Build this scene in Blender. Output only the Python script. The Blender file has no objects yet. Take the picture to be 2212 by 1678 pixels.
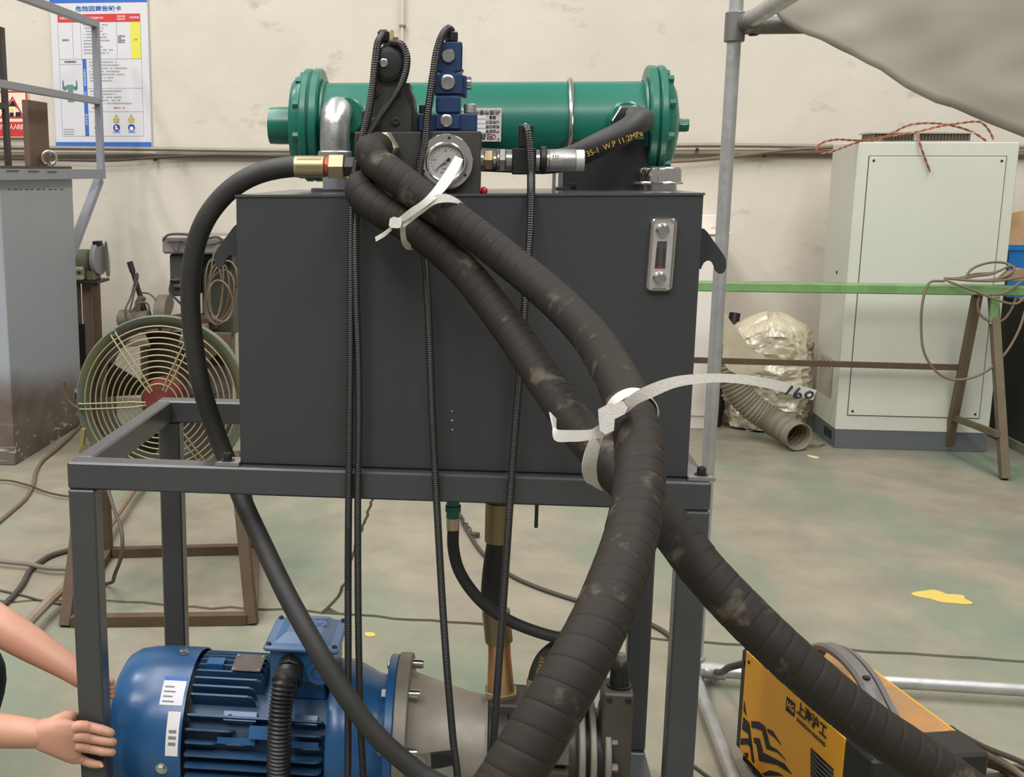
import bpy, math, random
import numpy as np
from mathutils import Vector, Matrix
from math import sin, cos, pi, radians as R
random.seed(4); rng = np.random.default_rng(4)
sc = bpy.context.scene; COL = sc.collection

# ------------------------------------------------------------------ camera
F_, CX, CY = 2459.3, 781.7, 831.2
PIT, YAW, ROL = .1856, .1122, -.0033
CAM = np.array([.7436, -1.8977, 1.3613])
cp, sp_, cy_, sy_ = cos(PIT), sin(PIT), cos(YAW), sin(YAW)
_fw = np.array([-sy_*cp, cy_*cp, -sp_]); _rt = np.array([cy_, sy_, 0.]); _dn = np.cross(_fw, _rt)
CM = np.array([cos(ROL)*_rt+sin(ROL)*_dn, -sin(ROL)*_rt+cos(ROL)*_dn, _fw])
cd = bpy.data.cameras.new('camera'); cam = bpy.data.objects.new('camera', cd); COL.objects.link(cam)
cd.sensor_width = 36; cd.lens = F_/2212*36; cd.clip_start = .05
cd.shift_x = (1106-CX)/2212; cd.shift_y = (CY-839)/2212
m4 = Matrix.Identity(4)
for i in range(3):
    m4[i][0] = CM[0][i]; m4[i][1] = -CM[1][i]; m4[i][2] = -CM[2][i]; m4[i][3] = CAM[i]
cam.matrix_world = m4; sc.camera = cam

# ------------------------------------------------------------------ world, lights, exposure
sc.view_settings.view_transform = 'Standard'; sc.view_settings.look = 'None'
sc.view_settings.gamma = 1; sc.view_settings.use_curve_mapping = False
sc.view_settings.exposure = .20
w = bpy.data.worlds.new('hall'); sc.world = w; w.use_nodes = True
w.node_tree.nodes['Background'].inputs[0].default_value = (1, .995, .985, 1)
w.node_tree.nodes['Background'].inputs[1].default_value = .25
def area(name, loc, sx, sy, power, col=(1, .995, .985), rot=(0, 0, 0), shape='RECTANGLE'):
    l = bpy.data.lights.new(name, 'AREA'); l.shape = shape; l.size = sx; l.size_y = sy; l.energy = power; l.color = col
    o = bpy.data.objects.new(name, l); o.location = loc; o.rotation_euler = rot; COL.objects.link(o)
area('skylight_lamp', (-1.5, -1.2, 6.2), 1.4, 9, 390)
area('skylight_lamp', (3.2, -1.2, 6.2), 1.4, 9, 390)
area('skylight_lamp', (.6, -4.5, 5.6), 5, 1.6, 120, rot=(R(25), 0, 0))
for x, y in ((-2.6, -1.6), (-2.6, 1.2), (-4.5, -.6)):
    area('high_bay_lamp', (x, y, 4.6), .30, .30, 40, shape='DISK')

# ------------------------------------------------------------------ pixel -> world helpers (photo frame 2212 x 1678)
def ray(x, y): return CM.T @ np.array([(x-CX)/F_, (y-CY)/F_, 1.])
def P(x, y, Y): d = ray(x, y); return CAM+d*((Y-CAM[1])/d[1])          # on the plane Y
def G(x, y, z=0.): d = ray(x, y); return CAM+d*((z-CAM[2])/d[2])       # on the height z
def PX(x, y, X): d = ray(x, y); return CAM+d*((X-CAM[0])/d[0])         # on the plane X
def D(x, y, dep): return CAM+ray(x, y)*dep                             # at a depth
def PP(l): return np.array([P(*q) for q in l])
def GG(l, z): return np.array([G(q[0], q[1], z) for q in l])
def onpl(x, y, p0, n): d = ray(x, y); return CAM+d*(np.dot(p0-CAM, n)/np.dot(d, n))

# ------------------------------------------------------------------ materials
def lin(c):
    c = np.array(c[:3])/255.; return tuple(np.where(c <= .04045, c/12.92, ((c+.055)/1.055)**2.4))+(1.,)
MATS = {}
def mat(name, c, rough=.5, metal=0., c2=None, ns=8., amt=.5, bump=0., bs=60., rv=0., spec=.5, c3=None, ns3=2., det=6., coat=0., trans=0., alpha=1., sc3=(1, 1, 1), lo3=.5, hi3=.65):
    if name in MATS: return MATS[name]
    m = bpy.data.materials.new(name); m.use_nodes = True; nt = m.node_tree; b = nt.nodes['Principled BSDF']
    N = lambda t: nt.nodes.new(t); L = nt.links.new
    b.inputs['Base Color'].default_value = lin(c); b.inputs['Roughness'].default_value = rough; b.inputs['Metallic'].default_value = metal
    b.inputs['Specular IOR Level'].default_value = spec; b.inputs['Coat Weight'].default_value = coat; b.inputs['Transmission Weight'].default_value = trans
    b.inputs['Alpha'].default_value = alpha
    tc = N('ShaderNodeTexCoord')
    def noise(s, detail=det, scl=(1, 1, 1)):
        mp = N('ShaderNodeMapping'); mp.inputs['Scale'].default_value = scl; L(tc.outputs['Object'], mp.inputs[0])
        n = N('ShaderNodeTexNoise'); n.inputs['Scale'].default_value = s; n.inputs['Detail'].default_value = detail; n.inputs['Roughness'].default_value = .6
        L(mp.outputs[0], n.inputs['Vector']); return n.outputs[0]
    def ramp(src, lo, hi, amt):
        r = N('ShaderNodeMapRange'); r.inputs[1].default_value = lo; r.inputs[2].default_value = hi; r.inputs[4].default_value = amt; L(src, r.inputs[0]); return r.outputs[0]
    last = None
    for cc, s, lo, hi, a, scl in ((c2, ns, .35, .65, amt, (1, 1, 1)), (c3, ns3, lo3, hi3, 1., sc3)):
        if cc is None: continue
        mx = N('ShaderNodeMix'); mx.data_type = 'RGBA'
        if last: L(last, mx.inputs[6])
        else: mx.inputs[6].default_value = lin(c)
        mx.inputs[7].default_value = lin(cc); L(ramp(noise(s, det, scl), lo, hi, a), mx.inputs[0]); last = mx.outputs[2]
    if last: L(last, b.inputs['Base Color'])
    if rv:
        mr = N('ShaderNodeMapRange'); mr.inputs[1].default_value = .3; mr.inputs[2].default_value = .7; mr.inputs[3].default_value = max(0, rough-rv); mr.inputs[4].default_value = min(1, rough+rv)
        L(noise(ns*1.7), mr.inputs[0]); L(mr.outputs[0], b.inputs['Roughness'])
    if bump:
        bp = N('ShaderNodeBump'); bp.inputs['Strength'].default_value = bump; bp.inputs['Distance'].default_value = .004
        L(noise(bs, 5), bp.inputs['Height']); L(bp.outputs[0], b.inputs['Normal'])
    MATS[name] = m; return m
WALLM = mat('plaster', (214, 206, 192), .9, c2=(202, 193, 178), ns=2.0, amt=.6, bump=1., bs=5., spec=.2, c3=(172, 160, 144), ns3=4.2, lo3=.62, hi3=.8, det=12., sc3=(1, 1, 1.8))
FLOORM = mat('painted_concrete', (150, 141, 122), .48, c2=(126, 121, 106), ns=3.4, amt=.9, bump=.2, bs=45., c3=(112, 127, 108), ns3=1.5, sc3=(1, .5, 1), lo3=.46, hi3=.64, rv=.12, spec=.4, det=12.)
JOINTM = mat('joint_dirt', (70, 62, 50), .9)
DARK = mat('charcoal_paint', (54, 54, 56), .46, c2=(60, 60, 62), ns=5, bump=.08, bs=160., spec=.4)
FRAME = mat('frame_paint', (62, 63, 65), .3, c2=(56, 57, 59), ns=9, bump=.06, bs=120.)
GREEN = mat('green_enamel', (14, 98, 80), .34, c2=(13, 91, 74), ns=6, bump=.08, bs=30., coat=.08)
BLUE = mat('motor_blue', (34, 80, 124), .27, c2=(38, 84, 128), ns=6, bump=.05, bs=90.)
BLUEF = mat('motor_blue_fins', (32, 74, 112), .45, c2=(72, 84, 94), ns=14, amt=.45)
BLUEL = mat('box_lid_blue', (78, 108, 146), .3, c2=(84, 112, 148), ns=5)
VBLUE = mat('valve_blue', (25, 48, 84), .4, c2=(28, 52, 88), ns=8, bump=.06, bs=100.)
VBLK = mat('valve_black', (42, 41, 39), .45, c2=(58, 56, 53), ns=12, bump=.1, bs=120.)
MANI = mat('manifold_black', (48, 46, 44), .5, c2=(62, 60, 57), ns=10, bump=.05, bs=200.)
RUB = mat('rubber', (36, 35, 33), .6, c2=(52, 50, 46), ns=10, bump=.1, bs=200.)
WRAP = mat('wrapped_hose_cloth', (38, 33, 28), .66, spec=.2, c2=(42, 36, 30), ns=22, bump=.12, bs=520., c3=(104, 95, 80), ns3=20., lo3=.59, hi3=.78)
CORR = mat('conduit_plastic', (30, 29, 28), .38)
GALV = mat('galvanised', (180, 179, 176), .4, .5, c2=(146, 147, 147), ns=24, rv=.1)
CHROME = mat('chrome', (222, 216, 208), .17, 1.)
STEEL = mat('bright_steel', (198, 196, 190), .25, 1., c2=(170, 168, 160), ns=30)
ALU = mat('cast_aluminium', (188, 186, 182), .38, .9, c2=(160, 158, 154), ns=18, bump=.15, bs=90., rv=.12)
BRASS = mat('zinc_brass', (172, 156, 118), .38, .75, c2=(150, 144, 124), ns=25)
GOLD = mat('yellow_zinc', (150, 134, 100), .42, .7, c2=(112, 100, 76), ns=18)
COPPER = mat('copper_wire_metal', (160, 104, 78), .45, .5)
CASTG = mat('grey_casting', (140, 132, 120), .55, .35, c2=(92, 88, 82), ns=10, bump=.2, bs=80.)
BELLM = mat('bell_casting', (166, 158, 146), .5, .3, c2=(110, 102, 92), ns=7, bump=.15, bs=80., rv=.1)
PUMPM = mat('pump_grey', (84, 78, 69), .5, .2, c2=(70, 65, 58), ns=9, bump=.1, bs=90.)
DKMET = mat('dark_metal', (58, 52, 50), .45, .4)
BLACK = mat('black_plastic', (24, 24, 24), .45)
WHITE = mat('white_plastic', (232, 228, 222), .5)
TIE = mat('white_woven_strap', (200, 194, 186), .65, c2=(182, 177, 169), ns=260, amt=.7, bump=.3, bs=500.)
RED = mat('red_plastic', (176, 24, 44), .4)
REDP = mat('red_print', (206, 54, 56), .6)
BLUEP = mat('blue_print', (54, 104, 186), .6)
YELP = mat('yellow_print', (222, 214, 84), .6)
PAPER = mat('white_board', (214, 212, 214), .5)
CREAM = mat('cream_board', (238, 224, 196), .6)
INK = mat('black_ink', (26, 24, 26), .6)
GINK = mat('grey_ink', (120, 118, 118), .6)
WINK = mat('white_ink', (244, 240, 238), .6)
YTXT = mat('yellow_hose_print', (196, 150, 52), .6)
BOXG = mat('grey_primer', (154, 158, 164), .5, c2=(146, 150, 156), ns=3, bump=.06, bs=60.)
def overspray(m):                                           # bare steel below, sprayed primer above, a ragged soft paint edge between
    nt = m.node_tree; b = nt.nodes['Principled BSDF']; N = nt.nodes.new; L = nt.links.new
    old = b.inputs['Base Color'].links[0].from_socket
    tc = N('ShaderNodeTexCoord'); sx = N('ShaderNodeSeparateXYZ'); L(tc.outputs['Object'], sx.inputs[0])
    n = N('ShaderNodeTexNoise'); n.inputs['Scale'].default_value = 3.; n.inputs['Detail'].default_value = 5; L(tc.outputs['Object'], n.inputs['Vector'])
    a = N('ShaderNodeMath'); a.operation = 'MULTIPLY_ADD'; a.inputs[1].default_value = .22; L(n.outputs[0], a.inputs[0]); L(sx.outputs[2], a.inputs[2])
    a2 = N('ShaderNodeMath'); a2.operation = 'MULTIPLY_ADD'; a2.inputs[1].default_value = .13; L(sx.outputs[1], a2.inputs[0]); L(a.outputs[0], a2.inputs[2])
    r = N('ShaderNodeMapRange'); r.interpolation_type = 'SMOOTHSTEP'; r.inputs[1].default_value = .78; r.inputs[2].default_value = .98; L(a2.outputs[0], r.inputs[0])
    n2 = N('ShaderNodeTexNoise'); n2.inputs['Scale'].default_value = 9.; n2.inputs['Detail'].default_value = 8; L(tc.outputs['Object'], n2.inputs['Vector'])
    mb = N('ShaderNodeMix'); mb.data_type = 'RGBA'; mb.inputs[6].default_value = lin((72, 62, 54)); mb.inputs[7].default_value = lin((122, 110, 100)); L(n2.outputs[0], mb.inputs[0])
    mp = N('ShaderNodeMapping'); mp.inputs['Scale'].default_value = (1, 6, 14); mp.inputs['Rotation'].default_value = (.7, 0, 0); L(tc.outputs['Object'], mp.inputs[0])
    n3 = N('ShaderNodeTexNoise'); n3.inputs['Scale'].default_value = 2.5; n3.inputs['Detail'].default_value = 9; L(mp.outputs[0], n3.inputs['Vector'])
    r3 = N('ShaderNodeMapRange'); r3.inputs[1].default_value = .62; r3.inputs[2].default_value = .66; L(n3.outputs[0], r3.inputs[0])
    r4 = N('ShaderNodeMapRange'); r4.inputs[1].default_value = .22; r4.inputs[2].default_value = .02; L(sx.outputs[2], r4.inputs[0])
    mm = N('ShaderNodeMath'); mm.operation = 'MULTIPLY'; L(r3.outputs[0], mm.inputs[0]); L(r4.outputs[0], mm.inputs[1])
    m3 = N('ShaderNodeMix'); m3.data_type = 'RGBA'; m3.inputs[7].default_value = lin((196, 192, 186)); L(mb.outputs[2], m3.inputs[6]); L(mm.outputs[0], m3.inputs[0])
    mx = N('ShaderNodeMix'); mx.data_type = 'RGBA'; L(r.outputs[0], mx.inputs[0]); L(m3.outputs[2], mx.inputs[6]); L(old, mx.inputs[7]); L(mx.outputs[2], b.inputs['Base Color'])
overspray(BOXG)
RAILG = mat('rail_grey_paint', (140, 143, 150), .5)
RUST = mat('rusty_steel', (92, 74, 55), .75, .1, c2=(74, 58, 44), ns=14, bump=.2, bs=60.)
RUSTY = mat('rust_with_yellow', (106, 84, 70), .75, .0, c2=(94, 74, 60), ns=10, c3=(178, 142, 44), ns3=9., lo3=.7, hi3=.78)
OLIVE = mat('olive_paint', (132, 122, 62), .5, c2=(104, 98, 60), ns=12)
FANG = mat('fan_green', (82, 98, 92), .35, .1, c2=(118, 112, 70), ns=4, amt=.7, rv=.1)
WIRE = mat('guard_wire', (150, 140, 106), .45, .3)
FANR = mat('fan_hub_red', (122, 58, 50), .55)
BLADE = mat('fan_blade', (66, 56, 46), .6, c2=(52, 44, 36), ns=8)
CABG = mat('cabinet_grey', (203, 203, 190), .5, c2=(194, 194, 180), ns=2.5, bump=.03, bs=80.)
PLINTH = mat('plinth_grey', (92, 96, 98), .6)
BENCHG = mat('bench_green', (116, 156, 98), .5, c2=(92, 122, 80), ns=8, amt=.7)
BENCHR = mat('bench_leg_rust', (104, 92, 70), .7, c2=(78, 66, 50), ns=9)
CABLE = mat('cable_brown', (112, 96, 78), .65)
CABLED = mat('cable_dark', (72, 66, 58), .65)
PLAST = mat('plastic_film', (206, 197, 172), .2, c2=(164, 150, 120), ns=7, bump=.5, bs=26., spec=.8)
DUCT = mat('duct_cloth', (128, 120, 102), .7, c2=(108, 100, 84), ns=10)
SHEET = mat('tarp_sheet', (154, 149, 135), .5, c2=(145, 140, 127), ns=3, bump=.15, bs=12.)
SKIN = mat('skin', (192, 144, 120), .5, c2=(180, 126, 104), ns=14, amt=.6, bump=.1, bs=260., spec=.4)
SKIND = mat('fingernail', (222, 160, 138), .35)
CLOTH = mat('black_cloth', (26, 27, 31), .85)
HAIR = mat('black_hair', (22, 20, 19), .6)
WYEL = mat('welder_yellow', (238, 166, 34), .42, c2=(232, 158, 32), ns=5)
WTOP = mat('welder_top_scuffed', (176, 122, 62), .45, c2=(142, 116, 86), ns=14, amt=1., c3=(214, 150, 66), ns3=11., lo3=.56, hi3=.64)
HGREY = mat('handle_grey', (106, 102, 98), .5)
GRIND = mat('grinder_green', (112, 116, 92), .55, c2=(92, 92, 74), ns=14)
GUARD = mat('guard_pale_green', (158, 166, 138), .5)
DKGR = mat('machine_dark_green', (62, 66, 52), .55, c2=(48, 50, 40), ns=8)
SAWM = mat('saw_brown', (96, 86, 70), .6, c2=(72, 64, 54), ns=10)
PLY = mat('plywood', (204, 170, 124), .7, c2=(160, 118, 78), ns=5, amt=.8)
BINB = mat('bin_blue', (22, 116, 186), .4)
DIAL = mat('dial_face', (166, 164, 160), .4)
GLASS = mat('gauge_glass', (255, 255, 255), .03, trans=1.)
CLEAR = mat('clear_plastic', (206, 190, 150), .2, trans=.6)
PIPEG = mat('conduit_tan', (152, 142, 124), .5, .2, c2=(126, 116, 100), ns=6)
YPAINT = mat('yellow_paint_spot', (206, 182, 92), .6)

# ------------------------------------------------------------------ mesh builder
def nrm(v): v = np.asarray(v, float); return v/np.linalg.norm(v)
def frame_of(d):
    d = nrm(d); a = np.array([0, 0, 1.]) if abs(d[2]) < .9 else np.array([1., 0, 0])
    u = nrm(np.cross(a, d)); return u, np.cross(d, u), d
class B:
    def __init__(s): s.v = []; s.f = []; s.n = 0; s.T = None
    def add(s, v, f):
        v = np.asarray(v, float).reshape(-1, 3)
        if s.T is not None: v = v @ s.T[:3, :3].T+s.T[:3, 3]
        s.v.append(v); s.f += [tuple(int(i)+s.n for i in q) for q in f]; s.n += len(v); return s
    def box(s, x0, x1, y0, y1, z0, z1, bev=.002):
        lo = np.array([min(x0, x1), min(y0, y1), min(z0, z1)]); hi = np.array([max(x0, x1), max(y0, y1), max(z0, z1)])
        b = min(bev, .45*float((hi-lo).min())); V = []; idx = {}
        for c in range(8):
            sg = [(c >> k) & 1 for k in range(3)]
            for a in range(3):
                p = [hi[k] if sg[k] else lo[k] for k in range(3)]
                for k in range(3):
                    if k != a: p[k] += -b if sg[k] else b
                idx[(c, a)] = len(V); V.append(p)
        Fc = []; cen = (lo+hi)/2
        def face(ids):
            q = [np.array(V[i]) for i in ids]; n = np.cross(q[1]-q[0], q[2]-q[0])
            if np.dot(n, sum(q)/len(q)-cen) < 0: ids = ids[::-1]
            Fc.append(ids)
        for a in range(3):
            o = [k for k in range(3) if k != a]
            for sg in (0, 1):
                cs = [(sg << a)+(i << o[0])+(j << o[1]) for i, j in ((0, 0), (1, 0), (1, 1), (0, 1))]
                face([idx[(c, a)] for c in cs])
            for i in (0, 1):
                for j in (0, 1):
                    c0 = (i << o[0])+(j << o[1]); c1 = c0+(1 << a)
                    face([idx[(c0, o[0])], idx[(c1, o[0])], idx[(c1, o[1])], idx[(c0, o[1])]])
        for c in range(8): face([idx[(c, 0)], idx[(c, 1)], idx[(c, 2)]])
        return s.add(V, Fc)
    def rings(s, rs, caps=True, closed=False):
        n = len(rs[0]); V = np.concatenate(rs); Fc = []; m = len(rs)
        for i in range(m if closed else m-1):
            a, b = i*n, ((i+1) % m)*n
            for k in range(n): k2 = (k+1) % n; Fc.append((a+k, a+k2, b+k2, b+k))
        if caps and not closed: Fc.append(tuple(range(n))[::-1]); Fc.append(tuple(range((m-1)*n, m*n)))
        return s.add(V, Fc)
    def lathe(s, prof, o, d, n=24, ph=0., closed=False):
        u, v, d = frame_of(d); o = np.asarray(o, float); t = np.arange(n)*2*pi/n+ph
        return s.rings([o+d*h+max(r, 1e-5)*(np.outer(np.cos(t), u)+np.outer(np.sin(t), v)) for r, h in prof], True, closed)
    def cyl(s, a, b, r, n=16, r2=None, ph=0., bev=0.):
        a = np.asarray(a, float); b = np.asarray(b, float); h = np.linalg.norm(b-a); r2 = r if r2 is None else r2
        pr = [(r-bev, 0), (r, bev), (r2, h-bev), (r2-bev, h)] if bev else [(r, 0), (r2, h)]
        return s.lathe(pr, a, b-a, n, ph)
    def tube(s, pts, r, n=10, caps=True, closed=False):
        p = np.asarray(pts, float); m = len(p)
        t = np.roll(p, -1, 0)-np.roll(p, 1, 0) if closed else np.gradient(p, axis=0)
        t /= np.linalg.norm(t, axis=1)[:, None]+1e-12
        u = frame_of(t[0])[0]; arc = np.concatenate([[0], np.cumsum(np.linalg.norm(np.diff(p, axis=0), axis=1))]); th = np.arange(n)*2*pi/n; rs = []
        for i in range(m):
            u = nrm(u-t[i]*np.dot(u, t[i])); v = np.cross(t[i], u)
            rr = r(arc[i], th) if callable(r) else (r[i] if hasattr(r, '__len__') else r)
            rs.append(p[i]+np.outer(rr*np.cos(th), u)+np.outer(rr*np.sin(th), v))
        return s.rings(rs, caps, closed)
    def bar(s, a, b, w, h, up=(0, 0, 1), bev=.001):
        a = np.asarray(a, float); b = np.asarray(b, float); d = nrm(b-a); u = np.cross(d, up)
        if np.linalg.norm(u) < 1e-4: u = np.cross(d, (1, 0, 0))
        u = nrm(u); v = np.cross(u, d)
        sub = B(); sub.box(-w/2, w/2, 0, np.linalg.norm(b-a), -h/2, h/2, bev); V = sub.v[0]
        return s.add(a+np.outer(V[:, 0], u)+np.outer(V[:, 1], d)+np.outer(V[:, 2], v), sub.f)
    def prism(s, pts, off):
        p = np.asarray(pts, float); n = len(p); q = p+np.asarray(off, float)
        return s.add(np.concatenate([p, q]), [tuple(range(n)), tuple(range(n, 2*n))[::-1]]+[(i, i+n, (i+1) % n+n, (i+1) % n) for i in range(n)])
    def ribbon(s, A, Bp, t):
        A = np.asarray(A, float); Bp = np.asarray(Bp, float); rs = []
        T = np.gradient((A+Bp)/2, axis=0)
        for a, b, d in zip(A, Bp, T):
            nn = np.cross(b-a, d); nn = nn/(np.linalg.norm(nn)+1e-12)*t/2
            rs.append(np.array([a+nn, b+nn, b-nn, a-nn]))
        return s.rings(rs)
    def sphere(s, c, r, n=16, sq=(1, 1, 1)):
        m = n//2; sub = B(); sub.lathe([(sin(pi*i/m), -cos(pi*i/m)) for i in range(m+1)], (0, 0, 0), (0, 0, 1), n)
        return s.add(np.asarray(c)+sub.v[0]*np.array(sq)*r, sub.f)
    def done(s, name, m, parent=None, ang=35., **pr):
        me = bpy.data.meshes.new(name); me.from_pydata(np.concatenate(s.v).tolist(), [], s.f); me.materials.append(m)
        import bmesh
        bm = bmesh.new(); bm.from_mesh(me); bmesh.ops.recalc_face_normals(bm, faces=bm.faces); bm.to_mesh(me); bm.free()
        if ang:
            me.polygons.foreach_set('use_smooth', [True]*len(me.polygons)); me.set_sharp_from_angle(angle=R(ang))
        return link(bpy.data.objects.new(name, me), parent, **pr)
def link(o, parent=None, **pr):
    COL.objects.link(o)
    if parent is not None:
        o.parent = parent
        if parent.type == 'EMPTY': o.matrix_parent_inverse = Matrix.Translation(-parent.location)
    for k, v in pr.items(): o[k] = v
    return o
def thing(name, label, cat, loc=(0, 0, 0), group=None):
    e = bpy.data.objects.new(name, None); e.empty_display_size = .05; e.location = tuple(float(x) for x in loc); COL.objects.link(e)
    e['label'] = label; e['category'] = cat
    if group: e['group'] = group
    return e
def tag(o, label, cat, group=None):
    o['label'] = label; o['category'] = cat
    if group: o['group'] = group
    return o
def cr(pts, step=.01, closed=False):
    p = np.asarray(pts, float); q = []; n = len(p)
    ex = np.concatenate([p[-1:], p, p[:2]]) if closed else np.concatenate([[2*p[0]-p[1]], p, [2*p[-1]-p[-2]]])
    for i in range(n if closed else n-1):
        a, b, c, d = ex[i:i+4]; t0 = 0; t1 = max(np.linalg.norm(b-a), 1e-6)**.5; t2 = t1+max(np.linalg.norm(c-b), 1e-6)**.5; t3 = t2+max(np.linalg.norm(d-c), 1e-6)**.5
        for t in np.linspace(t1, t2, 24, endpoint=False):
            A1 = (t1-t)/t1*a+t/t1*b; A2 = (t2-t)/(t2-t1)*b+(t-t1)/(t2-t1)*c; A3 = (t3-t)/(t3-t2)*c+(t-t2)/(t3-t2)*d
            B1 = (t2-t)/t2*A1+t/t2*A2; B2 = (t3-t)/(t3-t1)*A2+(t-t1)/(t3-t1)*A3
            q.append((t2-t)/(t2-t1)*B1+(t-t1)/(t2-t1)*B2)
    q.append(p[0] if closed else p[-1]); q = np.array(q)
    s = np.concatenate([[0], np.cumsum(np.linalg.norm(np.diff(q, axis=0), axis=1))]); k = max(4, int(s[-1]/step))
    si = np.linspace(0, s[-1], k+1)
    if closed: si = si[:-1]
    return np.stack([np.interp(si, s, q[:, j]) for j in range(3)], 1)
def text(body, loc, size, m, parent, right=(1, 0, 0), up=(0, 0, 1), align='CENTER', name='lettering', bold=0., sx=1.):
    c = bpy.data.curves.new(name, 'FONT'); c.body = body; c.size = size; c.align_x = align; c.align_y = 'CENTER'; c.offset = bold; c.extrude = .0003; c.resolution_u = 2
    o = bpy.data.objects.new(name, c); COL.objects.link(o); bpy.context.view_layer.update()
    me = bpy.data.meshes.new_from_object(o.evaluated_get(bpy.context.evaluated_depsgraph_get())); bpy.data.objects.remove(o); bpy.data.curves.remove(c)
    r = nrm(right); u = nrm(up); n = np.cross(r, u); M = Matrix.Identity(4)
    for i in range(3): M[i][0] = r[i]*sx; M[i][1] = u[i]; M[i][2] = n[i]; M[i][3] = loc[i]
    me.transform(M); me.materials.clear(); me.materials.append(m); me.name = name
    return link(bpy.data.objects.new(name, me), parent)
def bolt(p, d, r=.006, h=.006, m=None, parent=None, name='bolt', hexa=False, washer=0.):
    b = B(); p = np.asarray(p, float); d = nrm(d)
    if washer: b.cyl(p, p+d*.0015, washer, 20); p = p+d*.0015
    if hexa: b.cyl(p, p+d*h, r, 6, bev=r*.1)
    else:
        b.lathe([(r, 0), (r, h*.8), (r*.86, h), (r*.5, h), (r*.46, h*.5), (0, h*.5)], p, d, 18)
    return b.done(name, m or STEEL, parent)

# ================================================================== THE SETTING
WY = 4.7
b = B(); b.box(-7, 8, WY, WY+.2, -.05, 6.0, 0); wall = b.done('wall_back', WALLM, ang=0, kind='structure')
b = B(); b.box(-7, 8, -6, WY, -.08, -.012, 0); floor = b.done('floor', JOINTM, ang=0, kind='structure')
# concrete slabs with open ragged joints between them
ja = [(230, 1297), (420, 1311), (560, 1316), (700, 1324), (860, 1337), (1060, 1350), (1250, 1368), (1450, 1383), (1640, 1394), (1900, 1408), (2212, 1428)]
jl = [(-7., G(230, 1297)[1]-.9)]+[tuple(G(*q)[:2]) for q in ja]
k_ = (jl[-1][1]-jl[-4][1])/(jl[-1][0]-jl[-4][0]); jl.append((8., jl[-1][1]+k_*(8-jl[-1][0])))
jx, jy = np.array(jl).T
jv = np.array([tuple(G(*q)[:2]) for q in ((695, 1324), (735, 1285), (765, 1190), (800, 1090), (840, 1010))])
jv = np.concatenate([jv, [[jv[-1][0]+.25, WY]]])
xs = np.linspace(-7, 8, 260); ya = np.interp(xs, jx, jy)+rng.normal(0, .006, 260)
ys = np.linspace(ya[np.argmin(abs(xs-jv[0, 0]))], WY, 70); xv = np.interp(ys, jv[:, 1], jv[:, 0])+rng.normal(0, .003, 70); xv[0] = jv[0, 0]
ic = int(np.searchsorted(xs, jv[0, 0])); gp = .010
def slab(poly):
    b = B(); p = np.array([(x, y, 0) for x, y in poly]); b.prism(p, (0, 0, -.012)); b.done('slab', FLOORM, floor, ang=0)
slab([(-7, -6), (8, -6)]+list(zip(xs[::-1], ya[::-1]-gp)))
slab(list(zip(xs[:ic], ya[:ic]+gp))+[(xv[i]-gp*.6, ys[i]) for i in range(1, 70)]+[(-7, WY)])
slab(list(zip(xs[ic:], ya[ic:]+gp))+[(8, WY)]+[(xv[i]+gp*.6, ys[i]) for i in range(69, 0, -1)])
def splat(px, z, rx, ry, label, n=40, seed=1):
    r = np.random.default_rng(seed); c = G(*px); t = np.arange(n)*2*pi/n; k = 1+sum(r.normal(0, .16/f**.6)*np.cos(f*t+r.random()*6) for f in range(2, 9))
    b = B(); b.prism(np.stack([c[0]+rx*k*np.cos(t), c[1]+ry*k*np.sin(t), np.full(n, z)], 1), (0, 0, -.0015))
    tag(b.done('paint_splash', YPAINT, ang=0), label, 'paint splash')
splat((2035, 1290), .002, .075, .055, 'large yellow paint splash on the open floor at right', seed=3)
splat((799, 1371), .002, .017, .016, 'small yellow paint spot on the floor beside the two black conduits', n=14, seed=5)

# pipes and cables clipped along the wall
def wpipe(l, r, m, label, name='wall_conduit', cat='conduit', Y=WY-.03):
    p = cr(PP([(x, y, Y) for x, y in l]), .08); b = B(); b.tube(p, r, 8); tag(b.done(name, m), label, cat)
wpipe([(-120, 316), (300, 321), (640, 325), (1000, 320), (1500, 313), (1800, 316), (2300, 318)], .011, PIPEG, 'topmost thin conduit of the bundle along the back wall')
wpipe([(-120, 327), (200, 329), (640, 332), (1500, 323), (1800, 324), (2300, 325)], .017, PIPEG, 'thicker pale conduit second from top of the wall bundle', Y=WY-.02)
wpipe([(-120, 338), (100, 334), (300, 333), (640, 334), (1000, 334), (1500, 332), (1800, 331), (2300, 334)], .02, mat('conduit_dark', (96, 86, 72), .55, c2=(120, 110, 92), ns=5), 'dark lower conduit of the wall bundle', Y=WY-.02)
wpipe([(-120, 340), (60, 343), (230, 347), (340, 340), (450, 335), (640, 338)], .007, CABLED, 'slack dark cable sagging under the wall conduits at left', 'wall_cable', 'cable', Y=WY-.06)
wpipe([(1200, 348), (1440, 349), (1500, 346), (1600, 336), (1700, 324), (1800, 318)], .010, CABLE, 'loose tan cable slanting up across the wall conduits to the tall cabinet', 'wall_cable', 'cable', Y=WY-.07)
wpipe([(871, -260), (869, 0), (868, 150), (867, 320)], .009, mat('conduit_cream', (212, 200, 184), .6), 'thin cream vertical conduit on the wall above the valves')
for y in (55, 270):
    q = P(869, y, WY-.03); b = B(); b.box(q[0]-.018, q[0]+.018, WY-.045, WY, q[2]-.006, q[2]+.006, .002); tag(b.done('pipe_clip', PIPEG), ('upper' if y < 100 else 'lower')+' clip holding the thin cream vertical conduit', 'pipe clip')
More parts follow.
